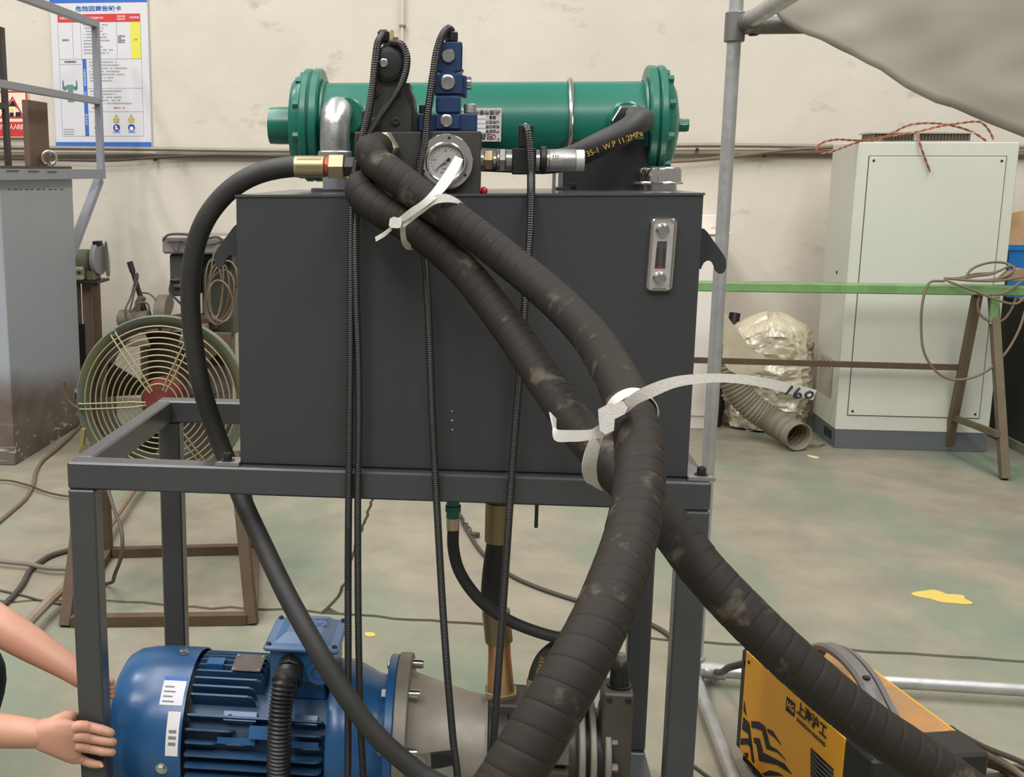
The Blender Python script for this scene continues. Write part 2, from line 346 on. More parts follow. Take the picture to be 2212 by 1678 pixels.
for i, (x, y) in enumerate(((337, 342), (1505, 320), (1650, 334))):
    q = P(x, y, WY-.03); b = B(); b.cyl(q+[0, .03, 0], q+[0, -.03, -.01], .008, 8); tag(b.done('wall_hook', DKMET), ('dark wall hook under the conduits right of the white sign', 'dark wall hook between the cooler end and the galvanised pole', 'dark wall hook right of the galvanised pole')[i], 'hook')

# hazard notice board
YS = WY-.03
A = P(112, -6, YS); Cc = P(328, 318, YS); x0, x1, z1, z0 = P(121, 313, YS)[0], P(327, 313, YS)[0], P(200, -8, YS)[2], Cc[2]
sign = thing('notice_board', 'white and blue hazard notice board with red table header on wall', 'sign', ((x0+x1)/2, YS, z0))
b = B(); b.box(x0, x1, YS, WY-.005, z0, z1, .002); b.done('board', PAPER, sign)
SW, SH = x1-x0, z1-z0
def rect(u0, u1, v0, v1, m, par=sign, name='print_block', d=.001):
    b = B(); b.box(x0+SW*u0, x0+SW*u1, YS-d, YS+.0004, z1-SH*v1, z1-SH*v0, 0); return b.done(name, m, par, ang=0)
def stx(s, u, v, h, m, align='CENTER', bold=0, sx=1.): text(s, (x0+SW*u, YS-.0016, z1-SH*v), h*SH, m, sign, align=align, bold=bold, sx=sx)
rect(0, 1, 0, .042, BLUEP); rect(0, 1, .965, 1, BLUEP)
stx('危险因素告知卡', .5, .082, .036, BLUEP, bold=.0006, sx=1.28)
rect(.075, .925, .115, .168, REDP)
for s, u in (('设备名称', .145), ('位置', .275), ('危险因素分析', .475)): stx(s, u, .142, .017, WINK)
stx('可能导致', .73, .133, .015, WINK); stx('事故类型', .73, .151, .015, WINK); stx('风险等级', .865, .142, .017, WINK)
rect(.82, .925, .169, .41, YELP); stx('三级', .87, .285, .014, GINK)
def hl(u0, u1, v): rect(u0, u1, v-.0008, v+.0008, GINK, name='rule_line')
def vl(u, v0, v1): rect(u-.0012, u+.0012, v0, v1, GINK, name='rule_line')
hl(.075, .925, .41); hl(.075, .30, .445); hl(.36, .925, .605); hl(.36, .925, .76); hl(.075, .925, .925); vl(.075, .168, .925); vl(.925, .168, .925); vl(.225, .168, .41); vl(.31, .168, .41); vl(.68, .168, .41)
rect(.315, .355, .41, .925, BLUEP)
for s, v in (('主要防范措施', .53), ('应急处置', .68), ('警示标志', .83)):
    for i, ch in enumerate(s): stx(ch, .335, v-.045+i*.019, .017, WINK)
stx('砂轮机', .15, .285, .016, INK); stx('设备编制图示', .19, .428, .015, INK)
for i, s in enumerate(('机械伤害、', '触电、', '其他伤害、', '物体打击')): stx(s, .69, .262+i*.0135, .012, INK, 'LEFT')
b = B(); r_ = np.random.default_rng(7)                  # the small print, too blurred to read: rows of glyph-sized dashes
for v0, n, u0, wd in ((.185, 10, .32, .34), (.43, 7, .37, .53), (.622, 5, .37, .53)):
    for i in range(n):
        v = v0+i*.0205; u = u0+.015; ue = u0+wd*(.45+.55*r_.random())
        while u < ue:
            d = .006+.010*r_.random()
            if r_.random() > .12: b.box(x0+SW*u, x0+SW*(u+d), YS-.001, YS+.0003, z1-SH*(v+.004+.003*r_.random()), z1-SH*(v-.004), 0)
            u += d+.003
for i in range(3): b.box(x0+SW*.09, x0+SW*(.16+.05*r_.random()), YS-.001, YS, z1-SH*(.883+.016*i), z1-SH*(.876+.016*i), 0)
b.done('small_print', mat('faint_ink', (158, 156, 158), .6), sign, ang=0, kind='stuff')
stx('火警电话 : 119', .45, .735, .013, REDP); stx('急救中心 : 120', .68, .735, .013, REDP)
gx, gz = x0+SW*.175, z1-SH*.60                        # little green machine picture
def q2(l, m, nm, d=.0012): b = B(); b.prism([(gx+x*SW, YS-d, gz+z*SW) for x, z in l], (0, d, 0)); b.done(nm, m, sign, ang=0)
GP = mat('print_green', (96, 142, 126), .6)
q2([(-.03, -.14), (.04, -.14), (.028, -.03), (.05, .01), (.03, .03), (-.03, .03), (-.05, .01), (-.022, -.03)], GP, 'machine_picture')
for k in (-1, 1): q2([(k*.045, -.03), (k*.078, -.015), (k*.078, .06), (k*.066, .08), (k*.062, .02), (k*.04, 0)], mat('print_slate', (92, 112, 140), .6), 'machine_picture')
for i, u in enumerate((.45, .645, .80)):
    c = np.array((x0+SW*u, YS, z1-SH*.80)); s = SW*.04
    for k, m, d in ((1., INK, .0008), (.8, YELP, .0014)):
        b = B(); b.prism([(c[0]+k*s*cos(a), YS-d, c[2]+k*s*sin(a)-.004) for a in (pi/2, pi/2+2*pi/3, pi/2+4*pi/3)], (0, d, 0)); b.done('warning_triangle', m, sign, ang=0)
    b = B(); b.prism([(c[0]+dx*s, YS-.0018, c[2]+dz*s-.004) for dx, dz in ((0, .35), (.14, 0), (.05, -.02), (.1, -.35), (-.12, .02), (-.02, .03))], (0, .0018, 0)); b.done('warning_mark', INK, sign, ang=0)
    rect(u-.037, u+.037, .824, .836, YELP); stx(('当心机械', '当心触电', '当心伤手')[i], u, .83, .009, INK)
    b = B(); b.cyl((c[0], YS, z1-SH*.868), (c[0], YS-.001, z1-SH*.868), SW*.036, 24); b.done('mandatory_disc', mat('sign_blue', (48, 72, 168), .5), sign)
    b = B()
    if i == 1: b.prism([(c[0]+dx*s, YS-.0016, z1-SH*.868+dz*s) for dx, dz in ((-.35, .5), (.05, .5), (.05, -.1), (.45, -.25), (.45, -.45), (-.35, -.45))], (0, .0016, 0))
    else: b.cyl((c[0], YS, z1-SH*.874), (c[0], YS-.0016, z1-SH*.874), SW*.02, 16)
    b.done('mandatory_mark', WINK, sign, ang=0)
    rect(u-.037, u+.037, .893, .903, mat('sign_caption', (120, 150, 200), .6))

# red safety poster, partly behind the rusty posts
px0, px1, pz1, pz0 = P(-60, 250, YS)[0], P(61, 250, YS)[0], P(30, 196, YS)[2], P(30, 297, YS)[2]
post = thing('safety_poster', 'cream safety poster with red triangle and red slogan strip', 'poster', ((px0+px1)/2, YS, pz0))
b = B(); b.box(px0, px1, YS, WY-.005, pz0, pz1, .001); b.done('board', CREAM, post)
def pr(x_0, x_1, y_0, y_1, m, d=.001): b = B(); b.box(P(x_0, 250, YS)[0], P(x_1, 250, YS)[0], YS-d, YS, P(30, y_1, YS)[2], P(30, y_0, YS)[2], 0); b.done('print_block', m, post, ang=0)
pr(-60, 61, 196, 200, REDP); pr(57, 61, 196, 262, REDP); pr(-60, 61, 263, 295, REDP)
def pt(l, m, d): b = B(); b.prism([P(x, y, YS)-[0, d, 0] for x, y in l], (0, d, 0)); b.done('triangle_picture', m, post, ang=0)
pt([(27, 207), (-2, 256), (54, 256)], REDP, .001); pt([(27, 214), (6, 251), (47, 251)], CREAM, .0016)
pt([(27, 216), (18, 230), (33, 230), (38, 236), (32, 222)], INK, .0022); pt([(22, 234), (31, 234), (29, 241), (24, 241)], YELP, .0022)
pt([(21, 243), (30, 243), (30, 252), (21, 252)], INK, .0022); pt([(34, 242), (44, 242), (46, 252), (34, 252)], INK, .0022)
zc = P(30, 275, YS)[2]
for i, ch in enumerate('安全生产人人有责'): q = P(2+8.4*(i-1.0)-2, 275, YS); text(ch, (q[0], YS-.002, zc), .034, WINK, post)

# white low cupboard and socket strip on the wall behind the machine
a, c = P(1478, 508, 4.26), P(1558, 928, 4.26)
e = thing('wall_cupboard', 'narrow white cupboard against the wall behind the galvanised pole', 'cupboard', ((a[0]+c[0])/2, 4.45, 0))
WCUP = mat('cupboard_white', (224, 216, 206), .5)
b = B(); b.box(a[0]-.25, c[0]-.02, 4.26, 4.66, .07, a[2], .004); b.done('carcass', WCUP, e)
b = B(); b.box(a[0]-.24, c[0]-.03, 4.27, 4.64, 0, .069, .002); b.done('plinth', WCUP, e)
b = B(); b.box(a[0]-.26, c[0]-.015, 4.25, 4.66, a[2]+.003, a[2]+.016, .003); b.done('top_panel', WCUP, e)
q = P(1525, 485, WY-.02); e = thing('socket_strip', 'small pale socket strip on wall above the white cupboard', 'socket', (q[0], WY, q[2]))
b = B(); b.box(q[0]-.09, q[0]+.06, WY-.035, WY, q[2]-.035, q[2]+.055, .004); b.done('housing', WCUP, e)
b = B(); b.box(q[0]-.09, q[0]+.06, WY-.04, WY, q[2]-.05, q[2]-.036, .002); b.done('lower_ledge', PIPEG, e)
bolt((q[0]+.035, WY-.035, q[2]-.01), (0, -1, 0), .01, .006, WCUP, e, 'cover_screw')

# ================================================================== THE FRAME (hydraulic stand)
W, DD, T = 1.12, .60, .85
fr = thing('steel_stand', 'charcoal grey welded square tube stand carrying the oil tank', 'stand', (W/2, DD/2, 0))
def fb(n, *a): b = B(); b.box(*a, .0035); b.done(n, FRAME, fr)
fb('top_rail', 0, W, 0, .044, T-.05, T); fb('top_rail', 0, W, DD-.044, DD, T-.05, T)
fb('side_rail', 0, .034, .0445, DD-.0445, T-.05, T-.0002); fb('side_rail', W-.034, W, .0445, DD-.0445, T-.05, T-.0002)
for x in (0, W-.05):
    for y in (0, DD-.04): fb('leg', x, x+.05, y, y+.04, .0605, T-.0505)
fb('base_rail', 0, W, 0, .05, .011, .06); fb('base_rail', 0, W, DD-.05, DD, .011, .06)
fb('base_rail', 0, .05, .0505, DD-.0505, .011, .0598); fb('base_rail', W-.05, W, .0505, DD-.0505, .011, .0598)
for x in (.2, .42, .86): fb('cross_rail', x, x+.05, .0505, DD-.0505, .011, .0598)
for x in (.025, W-.025):
    for y in (.025, DD-.025): b = B(); b.cyl((x, y, 0), (x, y, .0108), .03, 16); b.done('foot_pad', BLACK, fr)

# ================================================================== OIL TANK
TX0, TX1, TY0, TY1, TZ = .312, 1.083, .0205, .585, 1.321
tk = thing('oil_tank', 'charcoal rectangular oil tank standing on the steel stand', 'tank', ((TX0+TX1)/2, .3, T))
TZR = TZ+.0075
b = B(); b.prism([(TX0, TY0, T+.004), (TX1, TY0, T+.004), (TX1, TY0, TZR-.004), (TX0, TY0, TZ-.004)], (0, TY1-TY0, 0)); b.done('shell', DARK, tk)
b = B(); b.prism([(TX0-.002, TY0-.002, TZ-.0038), (TX1+.002, TY0-.002, TZR-.0038), (TX1+.002, TY0-.002, TZR), (TX0-.002, TY0-.002, TZ)], (0, TY1-TY0+.004, 0)); b.done('top_plate', mat('tank_top', (70, 70, 72), .2, c2=(78, 78, 80), ns=6), tk)
b = B(); b.box(TX0+.003, TX1-.003, TY0+.002, TY1-.002, T, T+.0039, 0); b.done('base_gasket', BLACK, tk)
hk = [(1512, 493), (1521, 494), (1528, 501), (1545, 525), (1563, 550), (1568, 560), (1569, 575), (1566, 586), (1560, 591), (1553, 591), (1547, 586), (1544, 576), (1540, 568), (1534, 563), (1527, 563), (1520, 568), (1516, 576), (1515, 581), (1509, 581)]
b = B(); hp = np.array([P(x, y, .08) for x, y in hk]); hp[:, 0] = np.maximum(hp[:, 0], TX1); b.prism(hp, (0, .01, 0)); b.done('lifting_hook', DARK, tk, ang=20)
mp = hp.copy(); mp[:, 0] = TX0+TX1-mp[:, 0]; b = B(); b.prism(mp, (0, .01, 0)); b.done('lifting_hook', DARK, tk, ang=20)
TAB = mat('bracket_grey', (128, 122, 122), .45, .3)
b = B(); b.prism([(TX0-.042, .004, T+.001), (TX0, .004, T+.001), (TX0, .046, T+.001), (TX0-.02, .046, T+.001)], (0, 0, .006)); t1 = b.done('mounting_tab', TAB, tk)
q = P(492, 996, .022); bolt((q[0], .022, T+.007), (0, 0, 1), .0075, .012, BLACK, t1, 'bolt', washer=.013)
b = B(); b.prism([(TX1, .006, T+.001), (TX1+.044, .006, T+.001), (TX1+.002, .16, T+.001), (TX1, .16, T+.001)], (0, 0, .006)); t2 = b.done('mounting_tab', TAB, tk)
bolt((TX1+.024, .026, T+.007), (0, 0, 1), .0075, .012, BLACK, t2, 'bolt', washer=.012)
for i, y in enumerate((888, 908, 928)):
    q = P(976+i*.6, y, TY0); b = B(); b.sphere(q, .0011+.0003*(i == 1), 8); b.done('paint_fleck', WHITE, tk)

# level gauge
ga = thing('oil_level_gauge', 'chrome framed oil level gauge on the tank front at upper right', 'gauge', P(1428, 550, TY0))
def loop(pc, r, hw, hh):                                    # rounded rectangle in XZ, tilted slightly like the photo
    o = []
    for sx, sz, a0 in ((1, 1, 0), (-1, 1, 90), (-1, -1, 180), (1, -1, 270)):
        for k in range(7): a = R(a0+15*k); o.append((sx*(hw-r)+r*cos(a), sz*(hh-r)+r*sin(a)))
    return [np.array((pc[0]+x+z*.028, pc[1], pc[2]+z)) for x, z in o]
gc = P(1428, 550, TY0)
b = B(); b.rings([np.array(loop(gc-[0, y, 0], .010-i, .0222-i, .0595-i)) for y, i in ((0, 0), (.007, 0), (.0095, .002), (.0095, .0035), (.006, .005))]); b.done('bezel', CHROME, ga)
b = B(); b.rings([np.array(loop(gc-[0, y, 0], .006, .0155, .053)) for y in (.005, .0075)]); b.done('face_plate', mat('gauge_plate', (196, 190, 188), .35, .6), ga)
wq = [(1420, 521), (1441, 521), (1437, 580), (1414, 580)]
b = B(); b.prism([P(x, y, TY0-.0078) for x, y in wq], (0, .001, 0)); win = b.done('sight_glass', mat('sight_glass', (72, 68, 66), .15), ga)
for i in range(9):
    y = 536+i*5; b = B(); b.prism([P(x, yy, TY0-.0084) for x, yy in ((1418-i*.3, y), (1424-i*.3, y), (1424-i*.3, y+1.6), (1418-i*.3, y+1.6))], (0, .0006, 0)); b.prism([P(x, yy, TY0-.0084) for x, yy in ((1432-i*.3, y), (1438-i*.3, y), (1438-i*.3, y+1.6), (1432-i*.3, y+1.6))], (0, .0006, 0)); b.done('scale_mark', INK, win, ang=0)
b = B(); b.prism([P(x, y, TY0-.0082) for x, y in ((1416, 576), (1434, 576), (1434, 579.5), (1415, 579.5))], (0, .0004, 0)); b.done('red_mark', RED, win, ang=0)
for y, x in ((497, 1431), (601, 1424)): p = P(x, y, TY0-.0075); b = B(); b.lathe([(.0105, 0), (.011, .0025), (.0095, .0035)], p, (0, -1, 0), 28); b.lathe([(.0085, .003), (.0085, .0065), (.0076, .0075), (0, .0076)], p, (0, -1, 0), 28); b.done('banjo_bolt', STEEL, ga, ang=20)

# filler / breather cap
fc = P(1421, 404, .285); fc[2] = TZ+.0066
e = thing('filler_cap', 'chrome knurled breather cap on the tank top at right', 'cap', fc)
b = B(); b.lathe([(.034, 0), (.034, .012)], fc, (0, 0, 1), 40); b.done('neck', STEEL, e)
b = B(); b.lathe([(.044, .012), (.0455, .0145), (.042, .017)], fc, (0, 0, 1), 48); b.done('flange', CHROME, e)
t = np.arange(120)*2*pi/120; rs = []
for k, (r, h) in enumerate(((.0425, .017), (.0420, .024), (.0420, .036), (.0405, .0405), (.037, .043), (.030, .0442))):
    rr = r*(1-(.05, .05, .05, .035, .015, 0)[k]*np.abs(np.cos(t*5.5+.4))**8); rs.append(np.stack([fc[0]+rr*np.cos(t), fc[1]+rr*np.sin(t), np.full(120, fc[2]+h)], 1))
b = B(); b.rings(rs); b.done('knurled_cap', CHROME, e)

# ================================================================== OIL COOLER
CYY = .43; cl = P(597, 275, CYY); crr = P(1477, 268, CYY); CZ = P(1065, 271, CYY)[2]
def cx(px): return P(px, 270, CYY)[0]
RS, RF = .0835, .111
oc = thing('oil_cooler', 'green enamelled tubular oil cooler lying across the tank top', 'cooler', (cx(1050), CYY, TZ))
def cyx(n, xa, xb, r, m=GREEN, bev=.003, seg=56, par=None): b = B(); b.cyl((xa, CYY, CZ), (xb, CYY, CZ), r, seg, bev=bev); return b.done(n, m, par or oc)
cyx('shell', cx(700), cx(1390), RS)
fl = cx(668); frr = cx(1415)
f1 = cyx('flange', cx(681), cx(700), RF); f2 = cyx('flange', cx(662), cx(679), RF)
f3 = cyx('flange', cx(1390), cx(1409), RF*1.02); f4 = cyx('flange', cx(1411), cx(1428), RF*1.02)
cyx('gasket', cx(679), cx(681), RF*.97, BLACK, 0); cyx('gasket', cx(1409), cx(1411), RF*.97, BLACK, 0)
b = B(); b.lathe([(RF*.9, 0), (RF*.88, .012), (RF*.80, .022), (RF*.5, .028), (0, .028)], (cx(662), CYY, CZ), (-1, 0, 0), 48); b.done('end_cover', GREEN, oc)
b = B(); b.lathe([(RF*.9, 0), (RF*.86, .008), (RF*.62, .022), (RF*.3, .03), (0, .03)], (cx(1428), CYY, CZ), (1, 0, 0), 48); b.done('end_cover', GREEN, oc)
b = B(); b.lathe([(.037, 0), (.037, .03), (.036, .05), (.03, .05), (.03, .012), (0, .012)], (cx(637), CYY, CZ), (-1, 0, 0), 32); b.done('port_stub', GREEN, oc)
b = B(); b.lathe([(.016, 0), (.016, .018), (.0125, .019), (.0125, .034)], (cx(1444), CYY, CZ), (1, 0, 0), 20); b.lathe([(.0135, .02), (.0135, .036), (.012, .038)], (cx(1444), CYY, CZ), (1, 0, 0), 6); b.done('drain_plug', GREEN, oc)
b = B(); b.tube([(cx(703), CYY+(RS+.003)*cos(a), CZ+(RS+.003)*sin(a)) for a in np.linspace(0, 2*pi, 48, endpoint=False)], .005, 8, closed=True); b.done('weld_bead', GREEN, oc)
b = B(); b.tube([(cx(1388), CYY+(RS+.003)*cos(a), CZ+(RS+.003)*sin(a)) for a in np.linspace(0, 2*pi, 48, endpoint=False)], .005, 8, closed=True); b.done('weld_bead', GREEN, oc)
for i in range(10):
    a = R(i*36+14); yy, zz = CYY+RF*.88*cos(a), CZ+RF*.88*sin(a)
    bolt((cx(662), yy, zz), (-1, 0, 0), .0085, .012, GREEN, oc, 'flange_bolt', True); bolt((cx(1428), yy, zz), (1, 0, 0), .0085, .012, GREEN, oc, 'flange_bolt', True)
# clamp strap, feet
a = np.linspace(0, 2*pi, 64, endpoint=False); ux = P(1228, 250, CYY)[0]
b = B(); b.tube([(ux, CYY+(RS+.0045)*cos(t_), CZ+(RS+.0045)*sin(t_)) for t_ in np.linspace(R(-40), R(220), 48)]+[(ux, CYY-(RS+.0045), TZ+.004)][:0], .0045, 10); b.done('clamp_band', STEEL, oc)
SADM = mat('saddle_shaded_black', (16, 16, 16), .45)  # dark metal, colour blackened further for the shade under the cooler
for px, wd in ((1210, .168), (870, .07)):
    x = P(px, 400, CYY)[0]; b = B()
    b.box(x-.012, x+wd+.012, CYY-.09, CYY+.085, TZ, TZ+.010, .001); b.prism([(x, CYY-.085, TZ+.010), (x, CYY+.08, TZ+.010), (x, CYY+.078, CZ-.030), (x, CYY+.06, CZ-RS*.72), (x, CYY+.03, CZ-RS*.95), (x, CYY, CZ-RS-.001), (x, CYY-.03, CZ-RS*.95), (x, CYY-.06, CZ-RS*.72), (x, CYY-.080, CZ-.030)], (wd, 0, 0)); b.done('saddle_foot', SADM, oc)
    bolt((x+.02, CYY-.088, TZ+.010), (0, 0, 1), .006, .008, SADM, oc, 'foot_bolt', True)
x = P(1200, 385, .345)[0]; b = B(); b.box(x-.006, x, .335, .36, TZ+.001, TZ+.045, .001); b.done('saddle_edge', STEEL, oc)
# name plate, mounted upside down
a = P(1084, 234, CYY-RS-.004); c = P(990, 306, CYY-RS-.004); Yp = CYY-RS-.004
b = B(); b.box(c[0], a[0], Yp, Yp+.002, c[2], a[2], .0005); npl = b.done('name_plate', mat('plate_metal', (206, 198, 190), .4, .3), oc)
for xx in (a[0]-.005, c[0]+.005):
    for zz in (a[2]-.005, c[2]+.005): b = B(); b.cyl((xx, Yp, zz), (xx, Yp-.0012, zz), .0022, 10); b.done('rivet', BRASS, npl)
def nt(s, px, py, h): q = P(px, py, Yp-.0006); text(s, q, h, INK, npl, right=(-1, 0, 0), up=(0, 0, -1))
nt('无锡市锡中', 1052, 242, .0095); nt('冠晶', 1051, 294, .0125)
for i, s in enumerate(('产品型号', '制造日期', '公称压力', '重量')): nt(s, 1064, 283-i*10, .0065)
for i in range(4):
    b = B(); q = P(1040, 283-i*10, Yp-.0006); b.box(q[0]-.011, q[0]+.008, Yp-.0006, Yp, q[2]-.0028, q[2]+.0028, 0); b.done('blank_field', PAPER, npl, ang=0)
b = B(); q = P(1066, 295, Yp-.0008); b.tube([q+[.004*cos(t_), 0, .004*sin(t_)] for t_ in np.linspace(0, 2*pi, 16, endpoint=False)], .0008, 6, closed=True); b.done('red_logo_ring', RED, npl)
# boss + hose of the cooler's right port
pq = P(1352, 258, CYY-RS); pq[1] = CYY-RS*.9
b = B(); b.cyl(pq+[0, .02, 0], pq+[0, -.022, 0], .034, 32, bev=.004); b.done('port_boss', GREEN, oc)
ch = thing('cooler_hose', 'black rubber hose with yellow print leaving the cooler right port', 'hose', pq)
b = B(); b.cyl(pq+[0, -.022, 0], pq+[0, -.05, -.004], .03, 6, bev=.002); b.done('hex_nut', CHROME, ch)
pth = cr([pq+[.004, -.045, 0], pq+[.022, -.062, -.002], P(1372, 268, .21), P(1345, 287, .19), P(1290, 314, .19), P(1235, 340, .215), P(1180, 350, .25), P(1110, 348, .28), P(1040, 345, .26), P(985, 343, .19)], .008)
b = B(); b.tube(pth, .0215, 20); b.done('hose', RUB, ch)
q0, q1 = P(1262, 336, .158), P(1392, 285, .158)
text('35-1  W.P 11.2MPa', (q0+q1)/2+[0, -.004, 0], .0135, YTXT, ch, right=q1-q0, up=np.cross((0, -1, 0), nrm(q1-q0)), sx=.95)

# aluminium elbow between cooler and tank
ex = P(722, 300, .28)[0]; zt = P(722, 262, .29)[2]
e = thing('pipe_elbow', 'cast aluminium elbow from cooler left port down to the tank top', 'pipe fitting', (ex, .29, TZ))
b = B(); b.tube(cr([(ex, .29, zt-.055), (ex, .29, zt-.02), (ex, .297, zt+.005), (ex, .318, zt+.018), (ex, .36, zt+.016)], .006), .0285, 28); b.done('elbow', ALU, e)
b = B(); b.lathe([(.031, 0), (.0325, .002), (.0325, .011), (.031, .013)], (ex, .29, zt-.068), (0, 0, 1), 28); b.done('collar', ALU, e)
b = B(); b.cyl((ex, .29, TZ+.004), (ex, .29, zt-.066), .0235, 24); b.done('pipe', mat('pipe_zinc', (150, 154, 160), .4, .7), e)
b = B(); b.cyl((ex, .29, TZ), (ex, .29, TZ+.008), .046, 32, bev=.001); b.done('base_flange', DARK, e)
b = B(); b.cyl((ex+.015, .352, zt+.012), (ex+.015, .33, zt+.012), .036, 28, bev=.003); b.done('cooler_boss', GREEN, e)

# ================================================================== MANIFOLD, VALVES, GAUGE, SWITCH
MX0, MX1, MZ = P(765, 350, .05)[0], P(1038, 350, .05)[0], P(900, 283, .05)[2]
mb = thing('manifold_block', 'dark drilled manifold block under the two valves', 'valve block', ((MX0+MX1)/2, .12, TZ))
xs_ = P(910, 350, .05)[0]
b = B(); b.box(xs_+.001, MX1, .05, .20, TZ, MZ, .002); b.done('block', MANI, mb)
b = B(); b.box(MX0, xs_, .053, .20, TZ, MZ-.001, .002); b.done('block', MANI, mb)
def pbox(b, xa, xb, ya, yb, Yf, dep, bev=.002):
    q = P((xa+xb)/2, (ya+yb)/2, Yf); p0, p1 = P(xa, (ya+yb)/2, Yf), P(xb, (ya+yb)/2, Yf); z1_, z0_ = P((xa+xb)/2, ya, Yf)[2], P((xa+xb)/2, yb, Yf)[2]
    return b.box(p0[0], p1[0], Yf, Yf+dep, z0_, z1_, bev)
def zsnap(o, z):                                            # let a part's underside rest exactly on z
    me = o.data; lo = min(v.co.z for v in me.vertices)
    for v in me.vertices:
        if v.co.z < lo+.004: v.co.z += z-lo
# blue proportional valve stack
bv = thing('blue_valve', 'blue three-stage relief valve stack on the manifold', 'valve', (P(968, 280, .1)[0], .1, MZ))
b = B(); pbox(b, 904, 1030, 246, 284, .07, .07); zsnap(b.done('base_flange', VBLUE, bv), MZ)
b = B(); pbox(b, 941, 994, 206, 246, .062, .07, .004); b.done('lower_body', VBLUE, bv)
b = B(); pbox(b, 940, 994, 246, 281, .062, .02, .003); b.done('front_boss', VBLUE, bv)
b = B(); pbox(b, 937, 1000, 158, 205, .066, .075, .003); b.done('middle_body', VBLUE, bv)
b = B(); pbox(b, 998, 1008, 163, 209, .075, .05, .002); b.done('side_step', VBLUE, bv)
b = B(); pbox(b, 942, 998, 90, 155, .07, .06, .002); b.done('pilot_body', VBLUE, bv)
b = B(); pbox(b, 952, 984, 152, 160, .07, .06, .001); b.done('spacer', VBLUE, bv)
for x, y, r, m in ((968.6, 120.6, .0115, STEEL), (966.6, 177.6, .0125, STEEL), (964, 260.5, .0105, STEEL)):
    p = P(x, y, .066 if y < 200 else .062)
    if y < 150: b = B(); b.lathe([(r, 0), (r, .004), (r*.88, .006), (0, .0062)], p+[0, .004, 0], (0, -1, 0), 28); b.done('plug', m, bv)
    else: bolt(p, (0, -1, 0), r, .005, m, bv, 'plug')
for x, y in ((949, 158), (989, 158)): p = P(x, y, .08); b = B(); b.cyl(p-[0, 0, .004], p+[0, 0, .005], .006, 16); b.done('cap_screw', ALU, bv)
p = P(1015, 245, .085); b = B(); b.cyl(p, p+[0, 0, .0155], .0105, 24, bev=.001); b.done('socket_bolt', ALU, bv)
p = P(914, 245, .085); b = B(); b.cyl(p, p+[0, 0, .0135], .007, 20, bev=.001); b.done('socket_bolt', BLACK, bv)
p = P(1008, 180, .1); b = B(); b.cyl(p-[.004, 0, 0], p+[.008, 0, 0], .011, 20, bev=.001); b.done('side_plug', STEEL, bv)
p = P(975, 90, .095); b = B(); b.cyl(p-[0, 0, .001], p+[0, 0, .016], .011, 20, bev=.002); b.done('cable_gland', BLACK, bv)
b = B(); b.box(*(lambda q: (q[0]-.0006, q[0]+.0012))(P(1000, 110, .07)), .068, .128, P(1000, 150, .07)[2], P(1000, 96, .07)[2], .0003); b.done('side_label', WHITE, bv)
# black directional valve
kv = thing('black_valve', 'black pilot operated directional valve with round solenoid cap', 'valve', (P(845, 282, .1)[0], .1, MZ))
b = B(); b.prism([P(x, y, .07) for x, y in ((814, 173), (872, 173), (873, 196), (889, 240), (889, 284), (789, 284), (792, 262), (806, 215))], (0, .07, 0)); zsnap(b.done('body', VBLK, kv, ang=20), MZ)
b = B(); b.prism([P(x, y, .085) for x, y in ((870, 179), (885, 180), (886, 193), (893, 212), (896, 236), (901, 244), (902, 284), (870, 284))], (0, .07, 0)); b.done('rear_body', VBLK, kv, ang=20)
b = B(); pbox(b, 780, 800, 238, 283, .08, .06, .002); b.done('side_flange', VBLK, kv)
b = B(); b.prism([P(x, y, .066) for x, y in ((815, 174), (814, 130), (818, 110), (830, 95), (846, 90), (862, 95), (874, 110), (878, 130), (876, 155), (868, 174))], (0, .06, 0)); b.done('solenoid_cap', BLACK, kv, ang=25)
p = P(840, 139, .066); b = B(); b.lathe([(.0275, 0), (.0275, .005), (.0225, .006), (.0225, .010), (.018, .011), (0, .011)], p, (0, -1, 0), 40); b.done('round_cover', BLACK, kv)
bolt(P(829, 135.6, .055), (0, -1, 0), .007, .003, STEEL, kv, 'cover_screw')
for x, y in ((811, 201), (856, 200), (810, 263), (855, 262)): bolt(P(x, y, .07), (0, -1, 0), .0068, .005, VBLK, kv, 'socket_screw')
b = B(); pbox(b, 815, 840, 63, 92, .085, .035, .004); b.done('connector_head', BLACK, kv)
b = B(); pbox(b, 842, 850, 64, 99, .08, .012, .001); b.done('clear_terminal', CLEAR, kv)
for x in (854,): p = P(x, 90, .09); b = B(); b.cyl(p-[0, 0, .008], p+[0, 0, .007], .005, 12); b.done('brass_terminal', COPPER, kv)
# pressure gauge
gcn = P(963, 350, .05)
pg = thing('pressure_gauge', 'round chrome flanged pressure gauge on the manifold front', 'gauge', gcn)
b = B(); b.lathe([(.0455, .008), (.046, .010), (.046, .0125), (.045, .014), (.036, .0145), (.033, .014)], gcn, (0, -1, 0), 64); bz = b.done('flange_ring', CHROME, pg)
b = B(); b.lathe([(.033, 0), (.0335, .016), (.033, .019), (.031, .0205), (.029, .019), (.0285, .0135), (0, .0135)], gcn, (0, -1, 0), 56); b.done('bezel', CHROME, pg)
b = B(); b.cyl(gcn+[0, -.0136, 0], gcn+[0, -.0142, 0], .0283, 48); dl = b.done('dial', DIAL, pg)
for ang in np.arange(-45, 226, 13.5):
    a_ = R(ang); lg = .004 if round((ang+45)/13.5) % 4 == 0 else .0022; b = B()
    d0 = np.array((cos(a_), 0, sin(a_))); b.bar(gcn+d0*(.0245-lg)+[0, -.0145, 0], gcn+d0*.0245+[0, -.0145, 0], .0005, .0004, (0, 1, 0), 0); b.done('tick', INK, dl, ang=0)
